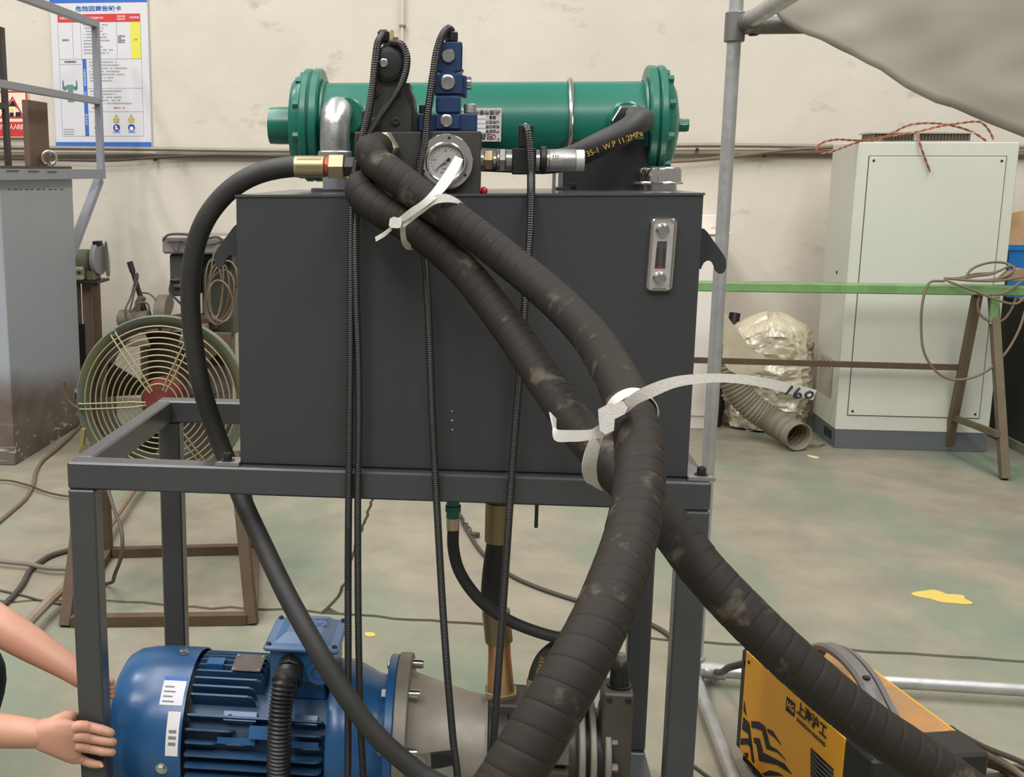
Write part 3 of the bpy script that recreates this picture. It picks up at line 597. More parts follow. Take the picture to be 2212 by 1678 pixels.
for s, a_ in (('0', 225), ('10', 168), ('20', 90), ('30', 20), ('40', -45)): text(s, gcn+[.0185*cos(R(a_)), -.0146, .0185*sin(R(a_))], .0048, GINK, dl)
text('MPa', gcn+[-.002, -.0146, -.011], .004, GINK, dl); text('40', gcn+[-.006, -.0146, -.017], .004, RED, dl)
d0 = nrm((-.72, 0, -.55)); pp = np.array((-d0[2], 0, d0[0])); c0 = gcn+[0, -.0158, 0]
b = B(); b.prism([c0+d0*.0245, c0+pp*.0012, c0-d0*.008+pp*.0028, c0-d0*.0105, c0-d0*.008-pp*.0028, c0-pp*.0012], (0, .0006, 0)); b.done('needle', INK, pg, ang=0)
b = B(); b.cyl(c0+[0, .001, 0], c0-[0, .0012, 0], .0028, 16); b.done('needle_hub', STEEL, pg)
for a_ in (82, 203, 327):
    q = gcn+[.0395*cos(R(a_)), -.0142, .0395*sin(R(a_))]; b = B(); b.cyl(q+[0, .002, 0], q-[0, .0006, 0], .0027, 14); b.done('mounting_hole', INK, bz)
# pressure switch and fittings on the right of the manifold
SY = .10; sz_ = P(1150, 346, SY)[2]
def sxp(px): return P(px, 346, SY)[0]
ps = thing('pressure_switch', 'pressure switch with brass fittings and silver adjuster beside manifold', 'switch', (sxp(1150), SY, sz_))
def seg(n, xa, xb, r, m, sg=24, bev=.0012): b = B(); b.cyl((sxp(xa), SY, sz_), (sxp(xb), SY, sz_), r, sg, bev=bev); return b.done(n, m, ps)
seg('stub', 1036, 1046, .0165, STEEL); seg('hex_nut', 1046, 1064, .018, BRASS, 6); seg('neck', 1064, 1073, .0115, STEEL); seg('collar', 1073, 1078, .018, STEEL); seg('hex_nut', 1078, 1092, .021, STEEL, 6); seg('sleeve', 1092, 1107, .0175, STEEL)
b = B(); b.box(sxp(1106), sxp(1157), SY-.02, SY+.024, sz_-.024, sz_+.02, .002); b.done('switch_body', BLACK, ps)
b = B(); b.box(sxp(1118), sxp(1150), SY-.016, SY+.016, sz_+.02, P(1134, 270, SY)[2], .002); b.done('connector_block', BLACK, ps)
p = P(1135, 272, SY); bolt(p-[0, 0, .002], (0, 0, 1), .004, .006, STEEL, ps, 'connector_screw')
seg('locking_ring', 1156, 1167, .0175, STEEL); seg('rubber_ring', 1167, 1179, .0235, BLACK, 32); seg('scale_ring', 1179, 1186, .0185, STEEL)
ad = seg('adjuster_barrel', 1186, 1243, .0185, ALU, 32); seg('knurled_knob', 1243, 1262, .0178, mat('knob_silver', (206, 204, 198), .4, .6), 32)
for i in range(3):
    for k in range(4): b = B(); q = np.array((sxp(1194+i*5), SY-.0188, sz_-.006+k*.0045)); b.box(q[0]-.001, q[0]+.0006, q[1]-.0002, q[1]+.002, q[2]-.0013, q[2]+.0013, 0); b.done('scale_mark', GINK, ad, ang=0)
# small red cap
q = P(1045, 412, .075); b = B(); b.sphere((q[0], .075, q[2]), .0068, 18); b.cyl((q[0]-.014, .075, q[2]), (q[0]-.004, .075, q[2]), .0045, 12); tag(b.done('plug_cap', RED), 'small red plug cap at the foot of the manifold', 'cap')

# ================================================================== BIG WRAPPED HOSES
HR = .0262
HEXM = mat('fitting_pale_zinc', (176, 166, 140), .4, .6)
def wrapped(path, pitch=.0208, n=32):                        # a spiral-wound sleeve: the mesh rows follow the winding, each turn laps a little over the last
    p = cr(path, .002); t = np.gradient(p, axis=0); t /= np.linalg.norm(t, axis=1)[:, None]
    arc = np.concatenate([[0], np.cumsum(np.linalg.norm(np.diff(p, axis=0), axis=1))]); U = [frame_of(t[0])[0]]
    for q in t[1:]: U.append(nrm(U[-1]-q*np.dot(U[-1], q)))
    U = np.array(U); fr_ = np.array([0, .25, .5, .75, .90, .935, .955, .975]); rr = np.array([.997, 1.0, 1.003, 1.006, 1.006, .998, .988, .988]); m = len(fr_)
    NT = int(arc[-1]/pitch)-1; r_ = np.random.default_rng(int(arc[-1]*1e4) % 997); V = []; Fc = []
    at = lambda A_, sv: np.stack([np.interp(sv, arc, A_[:, c]) for c in range(3)], 1)
    th = np.arange(n)*2*pi/n
    for J in range(NT+1):
        lump = 1+r_.normal(0, .004)
        for f, k in zip(fr_, rr):
            sv = (J+f)*pitch+pitch*np.arange(n)/n; o = at(p, sv); u = at(U, sv); d = at(t, sv); v = np.cross(d, u); ra = HR*k*lump
            V.append(o+u*(ra*np.cos(th))[:, None]+v*(ra*np.sin(th))[:, None])
    rows = len(V)
    for a in range(rows-m-1):
        for k in range(n):
            if k < n-1: Fc.append((a*n+k, a*n+k+1, (a+1)*n+k+1, (a+1)*n+k))
            else: Fc.append((a*n+k, (a+m)*n, (a+m+1)*n, (a+1)*n+k))
    b = B(); b.add(np.concatenate(V), Fc); return b, p
pathA = [P(826, 318, .06), P(812, 322, .015), P(800, 330, -.028), D(812, 350, 1.835), D(850, 378, 1.80), D(910, 425, 1.775), D(985, 475, 1.75), D(1110, 572, 1.70), D(1205, 652, 1.62), D(1272, 722, 1.53), D(1320, 795, 1.41),
         D(1356, 870, 1.30), D(1380, 960, 1.22), D(1380, 1060, 1.165), D(1362, 1160, 1.115), D(1331, 1255, 1.06), D(1292, 1350, 1.02), D(1228, 1470, .99), D(1105, 1675, .97), D(1010, 1830, .97), D(958, 1960, 1.0), (.60, -1.03, .40), (.50, -1.02, .18), (.36, -1.06, .045), (.18, -1.14, .03), (-.05, -1.25, .03)]
hA = thing('wrapped_hose', 'upper thick spiral-wrapped hose running down in front to the bottom', 'hose', pathA[0], 'spiral-wrapped hydraulic hoses')
b, pA = wrapped(pathA); b.done('hose', WRAP, hA, ang=60)
b = B(); b.cyl(P(828, 318, .0525), P(818, 320, .028), .029, 6, bev=.003); b.done('hex_fitting', HEXM, hA)
pathB = [P(806, 396, .06), P(792, 400, .012), P(778, 407, -.03), D(786, 425, 1.84), D(830, 458, 1.815), D(888, 491, 1.80), D(988, 570, 1.77), D(1099, 708, 1.70), D(1172, 815, 1.62), D(1236, 906, 1.535), D(1302, 985, 1.45), D(1375, 1064, 1.385),
         D(1450, 1142, 1.335), D(1530, 1244, 1.29), D(1650, 1368, 1.26), D(1790, 1495, 1.24), D(1870, 1560, 1.235), D(2010, 1655, 1.23), D(2150, 1760, 1.23), D(2285, 1885, 1.27), (1.35, -.80, .19), (1.43, -.86, .06), (1.56, -.95, .03), (1.75, -1.08, .03)]
hB = thing('wrapped_hose', 'lower thick spiral-wrapped hose crossing behind and going down right past the welder', 'hose', pathB[0], 'spiral-wrapped hydraulic hoses')
b, pB = wrapped(pathB); b.done('hose', WRAP, hB, ang=60)
b = B(); b.cyl(P(808, 394, .0525), P(797, 397, .026), .029, 6, bev=.003); b.done('hex_fitting', HEXM, hB)

# ================================================================== RETURN HOSE with fittings (left arch)
rh = thing('hydraulic_hose', 'smooth black hydraulic hose arching left from the manifold and down behind the stand', 'hose', P(690, 360, .1))
pr_ = cr([P(640, 359, .1), P(600, 364, .1), P(560, 374, .1), P(520, 393, .1), P(478, 428, .105), P(440, 482, .11), P(418, 552, .12), P(411, 640, .13), P(418, 735, .14), P(434, 830, .15), P(462, 920, .165), P(492, 1000, .16), P(528, 1090, .11), P(572, 1185, .05),
          P(620, 1285, -.01), P(678, 1390, -.05), P(742, 1495, -.07), P(815, 1590, -.08), P(900, 1665, -.085), P(1010, 1745, -.09), (.74, -.11, .075), (.83, -.16, .022), (.98, -.26, .02), (1.15, -.33, .02)], .01)
b = B(); b.tube(pr_, .0182, 20); b.done('hose', RUB, rh)
fy = P(690, 360, .1)[2]
def fx(px): return P(px, 360, .1)[0]
def rseg(n, a, c, r, m, sg=24, bev=.0015): b = B(); b.cyl((fx(a), .1, fy), (fx(c), .1, fy), r, sg, bev=bev); return b.done(n, m, rh)
fe = rseg('crimp_ferrule', 636, 702, .0182*1.03, BRASS, 28)
for i in range(8):
    a_ = i*pi/4; b = B(); b.box(fx(644), fx(696), -.002, .002, -.0006, .0006, 0)
    M_ = np.eye(4); M_[1:3, 1:3] = [[cos(a_), -sin(a_)], [sin(a_), cos(a_)]]; M_[1, 3] = .1+.0187*-sin(a_)*1; M_[2, 3] = fy+.0187*cos(a_)
    b2 = B(); b2.T = M_; b2.add(b.v[0], b.f); b2.done('crimp_groove', GOLD, fe, ang=0)
rseg('red_ring', 702, 712, .0175, mat('anodised_red', (176, 74, 66), .35, .6)); rseg('hex_nut', 711, 745, .0232, BRASS, 6); rseg('adapter', 744, 767, .019, VBLK, 6); rseg('neck', 740, 746, .016, BLACK)

# ================================================================== CORRUGATED CONDUITS
def conduit(name, label, path, r, pitch, m=CORR, n=12, amp=.13):
    p = cr(path, pitch/4); b = B(); k = 2*pi/pitch
    b.tube(p, lambda s, th: np.full(len(th), r*(1-amp*.5+amp*.5*cos(s*k))), n); return tag(b.done(name, m), label, 'conduit', )
cG = 'thin corrugated cable conduits'
def pz(l): return [P(*q) for q in l]
conduit('cable_conduit', 'black corrugated conduit from the black valve top down the left', pz([(826, 76, .08), (817, 92, .062), (811, 130, .05), (806, 180, .05), (797, 240, .045), (785, 290, .03), (771, 350, .01), (762, 420, -.012), (759, 520, -.014), (758, 640, -.014), (757, 800, -.014), (755, 950, -.014), (753, 1100, -.014), (752, 1250, -.02), (752, 1450, -.03), (750, 1720, -.04)])+[(0.5, -0.045, .06), (0.49, -0.08, .012), (0.47600000000000003, -0.14500000000000002, .0085), (0.46, -0.26, .0085)], .0068, .0037)
conduit('cable_conduit', 'black corrugated conduit looping off the round solenoid cap beside its twin', pz([(846, 92, .062), (866, 96, .055), (878, 120, .052), (877, 150, .052), (865, 186, .052), (838, 228, .05), (810, 268, .04), (790, 310, .025), (777, 380, .006), (770, 450, -.012), (768, 560, -.018), (770, 660, -.016), (774, 780, -.014), (775, 920, -.014), (773, 1050, -.014), (773, 1200, -.02), (775, 1400, -.03), (779, 1560, -.035), (785, 1720, -.04)])+[(0.53, -0.045, .06), (0.5375000000000001, -0.08, .012), (0.548, -0.14500000000000002, .0085), (0.56, -0.30000000000000004, .0085)], .0066, .0037)
conduit('cable_conduit', 'black corrugated conduit from the blue valve down the middle of the tank', pz([(975, 66, .095), (968, 62, .085), (955, 78, .068), (944, 110, .056), (936, 160, .05), (929, 210, .048), (922, 260, .046), (917, 310, .036), (906, 360, .022), (903, 420, -.004), (910, 490, -.012), (918, 560, -.012), (924, 650, -.012), (929, 760, -.012), (934, 900, -.012), (940, 1020, -.012), (947, 1150, -.02), (955, 1290, -.03), (966, 1450, -.05), (978, 1590, -.06), (990, 1720, -.07)])+[(0.69, -0.075, .06), (0.6825, -0.11, .012), (0.672, -0.175, .0085), (0.66, -0.32, .0085)], .0068, .0038)
conduit('cable_conduit', 'black corrugated conduit from the pressure switch down the right of the tank', pz([(1136, 276, .09), (1140, 284, .075), (1144, 320, .066), (1147, 370, .05), (1147, 420, .008), (1145, 500, -.012), (1138, 600, -.014), (1129, 720, -.014), (1120, 840, -.014), (1112, 940, -.014), (1104, 1050, -.014), (1096, 1170, -.02), (1086, 1320, -.025), (1076, 1460, -.03), (1066, 1600, -.03), (1058, 1720, -.03)])+[(0.755, -0.035, .06), (0.76625, -0.07, .012), (0.782, -0.135, .0085), (0.8, -0.28, .0085)], .0070, .0038)

# ================================================================== CABLE TIES
def strip2(parent, nm, l, t=.0016, m=TIE):            # l: (xa,ya, xb,yb, depth)
    A_ = cr([D(q[0], q[1], q[4]) for q in l], .006); n = len(A_); B_ = [D(q[2], q[3], q[4]) for q in l]
    B0 = cr(B_, .003); idx = np.linspace(0, len(B0)-1, n); Bq = np.stack([np.interp(idx, np.arange(len(B0)), B0[:, j]) for j in range(3)], 1)
    b = B(); b.ribbon(A_, Bq, t); return b.done(nm, m, parent)
def band(parent, path, px, hw, rr=1.10, tilt=0., arc=(0, 360), nm='band', m=TIE):     # strap ring round a hose near pixel px
    c = np.array(path); q = [(abs(proj(p)[0]-px[0])+abs(proj(p)[1]-px[1])) for p in c]; i = int(np.argmin(q)); o = c[i]; d = nrm(c[min(i+3, len(c)-1)]-c[i-3])
    u, v, d = frame_of(d); d2 = nrm(d+tilt*u); u2 = nrm(u-d2*np.dot(u, d2)); v2 = np.cross(d2, u2)
    th = np.linspace(R(arc[0]), R(arc[1]), 48); cen = o+np.outer(np.cos(th), u2)*HR*rr+np.outer(np.sin(th), v2)*HR*rr
    b = B(); b.ribbon(cen-d2*hw, cen+d2*hw, .0016); return b.done(nm, m, parent)
def proj(p): q = CM @ (np.asarray(p)-CAM); return CX+F_*q[0]/q[2], CY+F_*q[1]/q[2]
ct = thing('cable_tie', 'white woven cable tie round both wrapped hoses below the pressure gauge', 'cable tie', D(870, 485, 1.76))
strip2(ct, 'strap_tail', [(983, 337, 1000, 345, 1.80), (968, 362, 989, 370, 1.775), (949, 390, 972, 398, 1.745), (931, 414, 953, 420, 1.725), (912, 433, 925, 442, 1.718), (884, 452, 893, 464, 1.722), (862, 470, 870, 481, 1.733)])
strip2(ct, 'strap_band', [(864, 478, 872, 492, 1.735), (888, 460, 896, 473, 1.73), (910, 441, 916, 458, 1.725), (935, 423, 940, 441, 1.722), (962, 419, 968, 437, 1.724), (985, 428, 988, 440, 1.735), (1003, 443, 1003, 447, 1.76)])
strip2(ct, 'strap_band', [(864, 490, 876, 487, 1.745), (865, 508, 876, 505, 1.75), (868, 525, 880, 520, 1.765), (878, 538, 888, 528, 1.785), (897, 540, 893, 533, 1.80)])
strip2(ct, 'strap_end', [(844, 489, 848, 496, 1.745), (826, 503, 831, 511, 1.745), (810, 512, 812, 522, 1.745)])
b = B(); b.prism([D(x, y, 1.727) for x, y in ((842, 472), (850, 468), (866, 471), (869, 474), (866, 490), (861, 493), (844, 492), (840, 487))], ray(855, 480)*.018); b.done('buckle', TIE, ct, ang=0)
ct = thing('cable_tie', 'long white woven cable tie with marked tail on the front wrapped hose', 'cable tie', D(1340, 890, 1.22))
band(ct, pA, (1372, 893), .0082, 1.07, .22, (0, 360), 'strap_band')
tl = strip2(ct, 'strap_tail', [(1340, 872, 1352, 896, 1.235), (1366, 850, 1378, 872, 1.215), (1400, 832, 1410, 858, 1.205), (1450, 815, 1456, 838, 1.20), (1500, 808, 1503, 829, 1.20), (1560, 807, 1560, 826, 1.205), (1620, 811, 1617, 831, 1.21), (1690, 824, 1685, 845, 1.22), (1763, 842, 1755, 864, 1.235)])
strip2(ct, 'strap_loop', [(1187, 890, 1201, 905, 1.475), (1193, 917, 1201, 926, 1.462), (1197, 948, 1204, 928, 1.452), (1235, 954, 1238, 929, 1.40), (1272, 951, 1275, 928, 1.34), (1300, 944, 1290, 920, 1.27), (1322, 934, 1306, 912, 1.222)], .0018)
strip2(ct, 'strap_loop', [(1274, 948, 1305, 936, 1.30), (1262, 980, 1296, 965, 1.30), (1257, 1008, 1289, 1000, 1.305), (1262, 1035, 1290, 1030, 1.325), (1280, 1048, 1294, 1045, 1.36), (1300, 1060, 1300, 1056, 1.40)], .0016)
b = B(); b.prism([D(x, y, 1.205) for x, y in ((1292, 884), (1318, 870), (1326, 872), (1345, 866), (1356, 880), (1350, 894), (1328, 905), (1326, 930), (1308, 938), (1296, 930), (1293, 905))], ray(1320, 900)*.02); b.done('knot', TIE, ct, ang=0)
def stroke(l): b = B(); b.tube(cr([D(x, y, 1.222) for x, y in l], .002), .0014, 6); b.done('handwriting', INK, tl)
stroke([(1712, 834), (1704, 843), (1697, 852)]); stroke([(1728, 838), (1720, 846), (1716, 855), (1723, 859), (1730, 856), (1728, 850), (1719, 852)]); stroke([(1742, 850), (1749, 846), (1756, 850), (1752, 858), (1742, 858), (1740, 852), (1744, 848)])

# ================================================================== MOTOR
MY, MZc, MR = .25, .219, .166
mo = thing('electric_motor', 'blue finned electric motor with terminal box under the stand', 'motor', (.3, MY, .06))
MXc = .168
b = B(); b.lathe([(.05, -.006), (.085, -.004), (.125, .004), (.147, .016), (.158, .034), (.1635, .062), (MR, .10), (MR, MXc), (MR-.003, MXc), (MR-.003, MXc-.03)], (0, MY, MZc), (1, 0, 0), 72); cov = b.done('fan_cover', BLUE, mo)
for a_, px in ((90, 397), (0, 349), (180, 397), (270, 349)):
    d = np.array((0, -cos(R(a_)), sin(R(a_)))); q = P(px, 1411 if a_ in (90, 180) else 1661, .25 if a_ in (90, 180) else .084); bolt(np.array((q[0], MY, MZc))+d*MR, d, .0085, .006, STEEL, cov, 'cover_bolt', True, .0115)
# paper labels curved on the cover
def curved(nm, m, x0_, x1_, a0_, a1_, par, dr=.0006, tz=0.):
    aa = np.linspace(R(a0_), R(a1_), 12); A_ = [(x0_+tz*(k/11), MY-(MR+dr)*cos(t_), MZc+(MR+dr)*sin(t_)) for k, t_ in enumerate(aa)]; B_ = [(x1_+tz*(k/11), q[1], q[2]) for k, q in enumerate(A_)]
    b = B(); b.ribbon(A_, B_, .0006); return b.done(nm, m, par)
l1 = curved('paper_label', mat('label_paper', (214, 214, 222), .6), .117, .163, 42, 63, cov); curved('label_stripe', BLUEP, .117, .163, 60, 63, l1, .0012)
for i in range(4): curved('label_text', GINK, .122, .145-.004*(i % 2), 44+i*3.5, 45+i*3.5, l1, .0012)
l2 = curved('paper_label', mat('label_paper2', (216, 212, 208), .6), .138, .163, 9, 38, cov)
for i in range(3): curved('label_text', GINK, .143, .158, 16+i*4, 18+i*4, l2, .0012)
# stator body, fins
X0, X1 = .172, .452
b = B(); b.cyl((X0-.002, MY, MZc), (X1, MY, MZc), .118, 48); b.done('stator_body', BLUEF, mo)
def fin(a_, xa, xb, r=.160, th=.0042, nm='cooling_fin'):
    d = np.array((0, -cos(R(a_)), sin(R(a_)))); tn = np.array((0, sin(R(a_)), cos(R(a_))))
    c = np.array((0, MY, MZc)); pl = [(xa, .112), (xb, .112), (xb, r-.012), (xb-.004, r-.004), (xb-.012, r), (xa+.003, r), (xa, r-.003)]
    b = B(); b.prism([c+[x, 0, 0]+d*rr-tn*th/2 for x, rr in pl], tn*th); b.done(nm, BLUEF, mo, ang=0)
for z in np.arange(-.115, .116, .0235):                       # horizontal fins on the camera side and the far side
    for sd in (0, 180):
        a_ = math.degrees(math.asin(z/.160)); a_ = a_ if sd == 0 else 180-a_
        if sd == 0 and abs(z-.072) < .013: fin(a_, X0, .265); fin(a_, .385, X1-.01)
        elif sd == 0 and abs(z-.049) < .012: fin(a_, X0, .235, .158); fin(a_, .252, .295, .150); fin(a_, .40, X1-.01, .150)
        else: fin(a_, X0, X1-.01)
for a_ in (52, 59, 66, 73, 80, 87, 94, 101, 108, 115, 122, 129): fin(a_, X0, .312 if a_ > 62 else .300, .160)
# cast pads and clamp feet on the camera side
c0 = np.array((0, MY, MZc))
def pad(nm, x0_, x1_, a_, r0, r1, hw, m=BLUE):
    d = np.array((0, -cos(R(a_)), sin(R(a_)))); tn = np.array((0, sin(R(a_)), cos(R(a_)))); b = B(); b.prism([c0+[x0_, 0, 0]+d*r0-tn*hw, c0+[x1_, 0, 0]+d*r0-tn*hw, c0+[x1_, 0, 0]+d*r1-tn*hw*.8, c0+[x0_, 0, 0]+d*r1-tn*hw*.8], tn*hw*1.8); return b.done(nm, m, mo, ang=0)
p1 = pad('lifting_pad', .245, .31, 38, .12, .152, .010); bolt(c0+[.258, -.153*cos(R(38)), .153*sin(R(38))], (0, -cos(R(38)), sin(R(38))), .004, .001, INK, p1, 'pad_hole'); pad('lifting_pad', .385, .43, 38, .12, .152, .010)
pad('mounting_boss', .300, .365, 27, .12, .160, .014, BLUE); pad('mounting_boss', .235, .31, 20, .12, .146, .007); pad('mounting_boss', .38, .435, 20, .12, .146, .007)
pad('foot_boss', .175, .215, -44, .12, .172, .020); pad('foot_boss', .395, .44, -44, .12, .172, .016)
pad('top_lug', .19, .225, 82, .12, .164, .014)
# drive end shield and flange
b = B(); b.lathe([(.155, 0), (.158, .006), (.158, .03), (.150, .055), (.132, .09), (.130, .105), (.150, .112), (.165, .114)], (X1-.004, MY, MZc), (1, 0, 0), 56); b.done('end_shield', BLUE, mo)
b = B(); b.cyl((.560, MY, MZc), (.578, MY, MZc), .172, 56, bev=.002); b.done('mounting_flange', BLUE, mo)
for a_ in (62, 20, -20, 118): d = np.array((0, -cos(R(a_)), sin(R(a_)))); bolt(c0+[.560, 0, 0]+d*.150, (-1, 0, 0), .010, .010, STEEL, mo, 'flange_nut', True)
for yy in (MY-.105, MY+.105):
    b = B(); b.box(.19, .44, yy-.028, yy+.028, .0601, .078, .003); b.done('foot', BLUE, mo); b = B(); b.box(.2, .43, yy-.01, yy+.01, .077, .13, .003); b.done('foot_web', BLUE, mo)
# rating plate lying on the fin tips
a_ = 82; d = np.array((0, -cos(R(a_)), sin(R(a_)))); tn = np.array((0, sin(R(a_)), cos(R(a_)))); pc = c0+d*.163
b = B(); b.prism([pc+[.245, 0, 0]-tn*.030, pc+[.305, 0, 0]-tn*.030, pc+[.305, 0, 0]+tn*.030, pc+[.245, 0, 0]+tn*.030], d*.0012); rp = b.done('rating_plate', mat('plate_brown', (96, 88, 84), .35, .5, c2=(120, 112, 106), ns=60), mo, ang=0)
for sx_ in (.25, .30):
    for s_ in (-.025, .025): bolt(pc+[sx_, 0, 0]+tn*s_+d*.001, d, .003, .0015, STEEL, rp, 'rivet')
# terminal box
LZ = .447; lf = [G(572, 1400, LZ), G(735, 1410, LZ), G(745, 1322, LZ), G(606, 1320, LZ)]
bx0, bx1, by0, by1 = .318, .468, .163, .318
b = B(); b.prism([(bx0+.012, by0+.012, .372), (bx1-.012, by0+.012, .372), (bx1-.012, by1-.01, .372), (bx0+.012, by1-.01, .372)], (0, 0, LZ-.012-.372)); tb = b.done('terminal_box', BLUE, mo, ang=0)
b = B(); b.box(bx0+.03, bx1-.03, by0+.03, by1-.02, .325, .3725, .004); b.done('box_neck', BLUE, tb)
b = B(); b.box(bx0, bx1, by0, by1, LZ-.0118, LZ, .004); ld = b.done('box_lid', BLUEL, mo)
rs = []
for zz, i in ((LZ, .018), (LZ+.014, .040)): rs.append(np.array([(bx0+i, by0+i*1.1, zz), (bx1-i, by0+i*1.1, zz), (bx1-i, by1-i*.6, zz), (bx0+i, by1-i*.6, zz)]))
b = B(); b.rings(rs); b.done('raised_panel', BLUEL, ld, ang=0)
for x in (bx0+.010, bx1-.010):
    for y in (by0+.010, by1-.010): bolt((x, y, LZ), (0, 0, 1), .0052, .004, mat('screw_navy', (30, 40, 78), .4), ld, 'lid_screw')
qx, qy = (bx0+bx1)/2+.012, (by0+by1)/2+.020
b = B()
for x0_, x1_, y0_, y1_ in ((-.028, .028, .016, .018), (-.028, .028, -.018, -.016), (.026, .028, -.018, .018), (-.028, -.026, -.018, .018)): b.box(qx+x0_, qx+x1_, qy+y0_, qy+y1_, LZ+.0138, LZ+.0152, .0003)
b.done('emboss_frame', BLUEL, ld); text('NU', (qx, qy, LZ+.0146), .026, BLUEL, ld, right=(1, 0, 0), up=(0, 1, 0), bold=.0006)
# gland and thick conduit
gq = np.array((.372, by0+.012, .405))
b = B(); b.cyl(gq+[0, .001, 0], gq+[0, -.022, -.004], .026, 8, bev=.002); b.cyl(gq+[0, -.022, -.004], gq+[0, -.045, -.016], .028, 24, bev=.003); b.done('cable_gland', BLACK, tb)
b = B(); q = np.array((.428, by0+.012, .393)); b.lathe([(.024, 0), (.024, .006), (.016, .006), (.016, .001), (0, .001)], q, (0, -1, 0), 28); b.done('blank_entry', BLUE, tb)
pc_ = [gq+[0, -.03, -.008], gq+[-.001, -.055, -.024], P(614, 1470, .085), P(608, 1520, .066), P(604, 1570, .055), P(602, 1640, .05), P(598, 1740, .05), (.335, .055, .12), (.325, .045, .05), (.31, .0, .026), (.29, -.09, .026), (.25, -.2, .026)]
conduit('motor_conduit', 'thick black corrugated conduit hanging from the motor terminal box', pc_, .0232, .0075, BLACK, 20, .16)

# ================================================================== BELL HOUSING, PUMP
bh = thing('bell_housing', 'grey cast bell housing between the motor flange and the pump', 'housing', (.67, MY, .06))
b = B(); b.lathe([(.174, 0), (.176, .002), (.176, .024), (.174, .026)], (.5785, MY, MZc), (1, 0, 0), 56); b.done('flange', CASTG, bh)
b = B(); b.lathe([(.142, 0), (.138, .006), (.118, .07), (.104, .12), (.099, .150), (.104, .156)], (.603, MY, MZc), (1, 0, 0), 56); b.done('cone', BELLM, bh)
b = B(); b.prism([P(x, y, .126) for x, y in ((868, 1626), (972, 1630), (984, 1640), (988, 1700), (860, 1700))], (0, .03, 0)); iw = b.done('inspection_window', BLACK, bh, ang=0)
b = B(); b.prism([P(x, y, .1245) for x, y in ((893, 1627), (930, 1629), (932, 1655), (893, 1655))], (0, .004, 0)); b.done('coupling_jaw', CASTG, iw, ang=0)
b = B(); b.prism([P(x, y, .1245) for x, y in ((905, 1664), (950, 1660), (984, 1652), (987, 1700), (905, 1700))], (0, .004, 0)); b.done('coupling_hub', ALU, iw, ang=0)
for a_ in (62, 20, -22, 104): d = np.array((0, -cos(R(a_)), sin(R(a_)))); bolt(c0+[.6045, 0, 0]+d*.156, (1, 0, 0), .0095, .022, STEEL, bh, 'flange_bolt')
for yy in (MY-.1, MY+.1): b = B(); b.box(.582, .602, yy-.03, yy+.03, .0601, .1, .002); b.done('foot', CASTG, bh)
pu = thing('hydraulic_pump', 'dark hydraulic piston pump behind the front hose with tall compensator block', 'pump', (.88, MY, .06))
b = B(); b.cyl((.760, MY, MZc), (.800, MY, MZc), .112, 40, bev=.003); b.done('mounting_flange', DKMET, pu)
b = B(); b.lathe([(.085, 0), (.09, .02), (.09, .07), (.082, .10), (.082, .13), (.09, .135), (.09, .150)], (.80, MY, MZc), (1, 0, 0), 40); b.done('body', PUMPM, pu)
for xx, rr in ((.935, .112), (.957, .108), (.985, .104)): b = B(); b.cyl((xx, MY, MZc), (xx+.012, MY, MZc), rr, 40, bev=.002); b.done('cover_flange', CASTG, pu)
b = B(); b.cyl((.947, MY, MZc), (1.0, MY, MZc), .085, 32); b.done('valve_plate', DKMET, pu)
for a_ in (70, 40, 10, -20, 100): d = np.array((0, -cos(R(a_)), sin(R(a_)))); bolt(c0+[.997, 0, 0]+d*.092, (1, 0, 0), .0085, .012, CASTG, pu, 'cover_bolt', True)
for i, a_ in enumerate((25, -8)):
    d = np.array((0, -cos(R(a_)), sin(R(a_)))); tn = np.array((0, sin(R(a_)), cos(R(a_)))); b = B(); b.prism([c0+[x, 0, 0]+d*.085+tn*s_ for x, s_ in ((.85, -.022), (.915, -.022), (.915, .022), (.85, .022))], d*.022); b.done('body_rib', PUMPM, pu, ang=0)
q0, q1 = P(1302, 1485, .2), P(1367, 1485, .2); 
b = B(); b.box(q0[0], q1[0], .175, .25, .07, q0[2], .004); cb = b.done('compensator_block', PUMPM, pu)
kc = ((q0[0]+q1[0])/2+.004, .212, q0[2])
b = B(); b.lathe([(.024, 0), (.024, .004), (.019, .005), (.0185, .034), (.016, .046), (.011, .052), (0, .053)], kc, (0, 0, 1), 28); b.done('black_cap', BLACK, cb)
b = B(); b.cyl((kc[0], kc[1], kc[2]+.052), (kc[0], kc[1], kc[2]+.066), .010, 12); b.done('adjusting_nut', CASTG, cb)
for dx in (-.018, .018): bolt((kc[0]+dx-.004, .175, kc[2]-.012), (0, -1, 0), .006, .003, DKMET, cb, 'screw')
b = B(); b.box(.762, .838, MY-.05, MY+.05, MZc+.085, P(1075, 1512, .22)[2], .004); b.done('suction_port_block', mat('port_black', (56, 53, 54), .5, c2=(70, 66, 66), ns=8), pu)
for y0_, d_ in ((-.002, 1), ): b = B(); b.box(.93, .955, MY-.02, MY+.02, MZc+.08, MZc+.145, .003); b.done('outlet_block', DKMET, pu)
b = B(); b.box(.78, .80, MY-.09, MY+.09, .0601, MZc-.08, .003); b.done('support_foot', DKMET, pu)

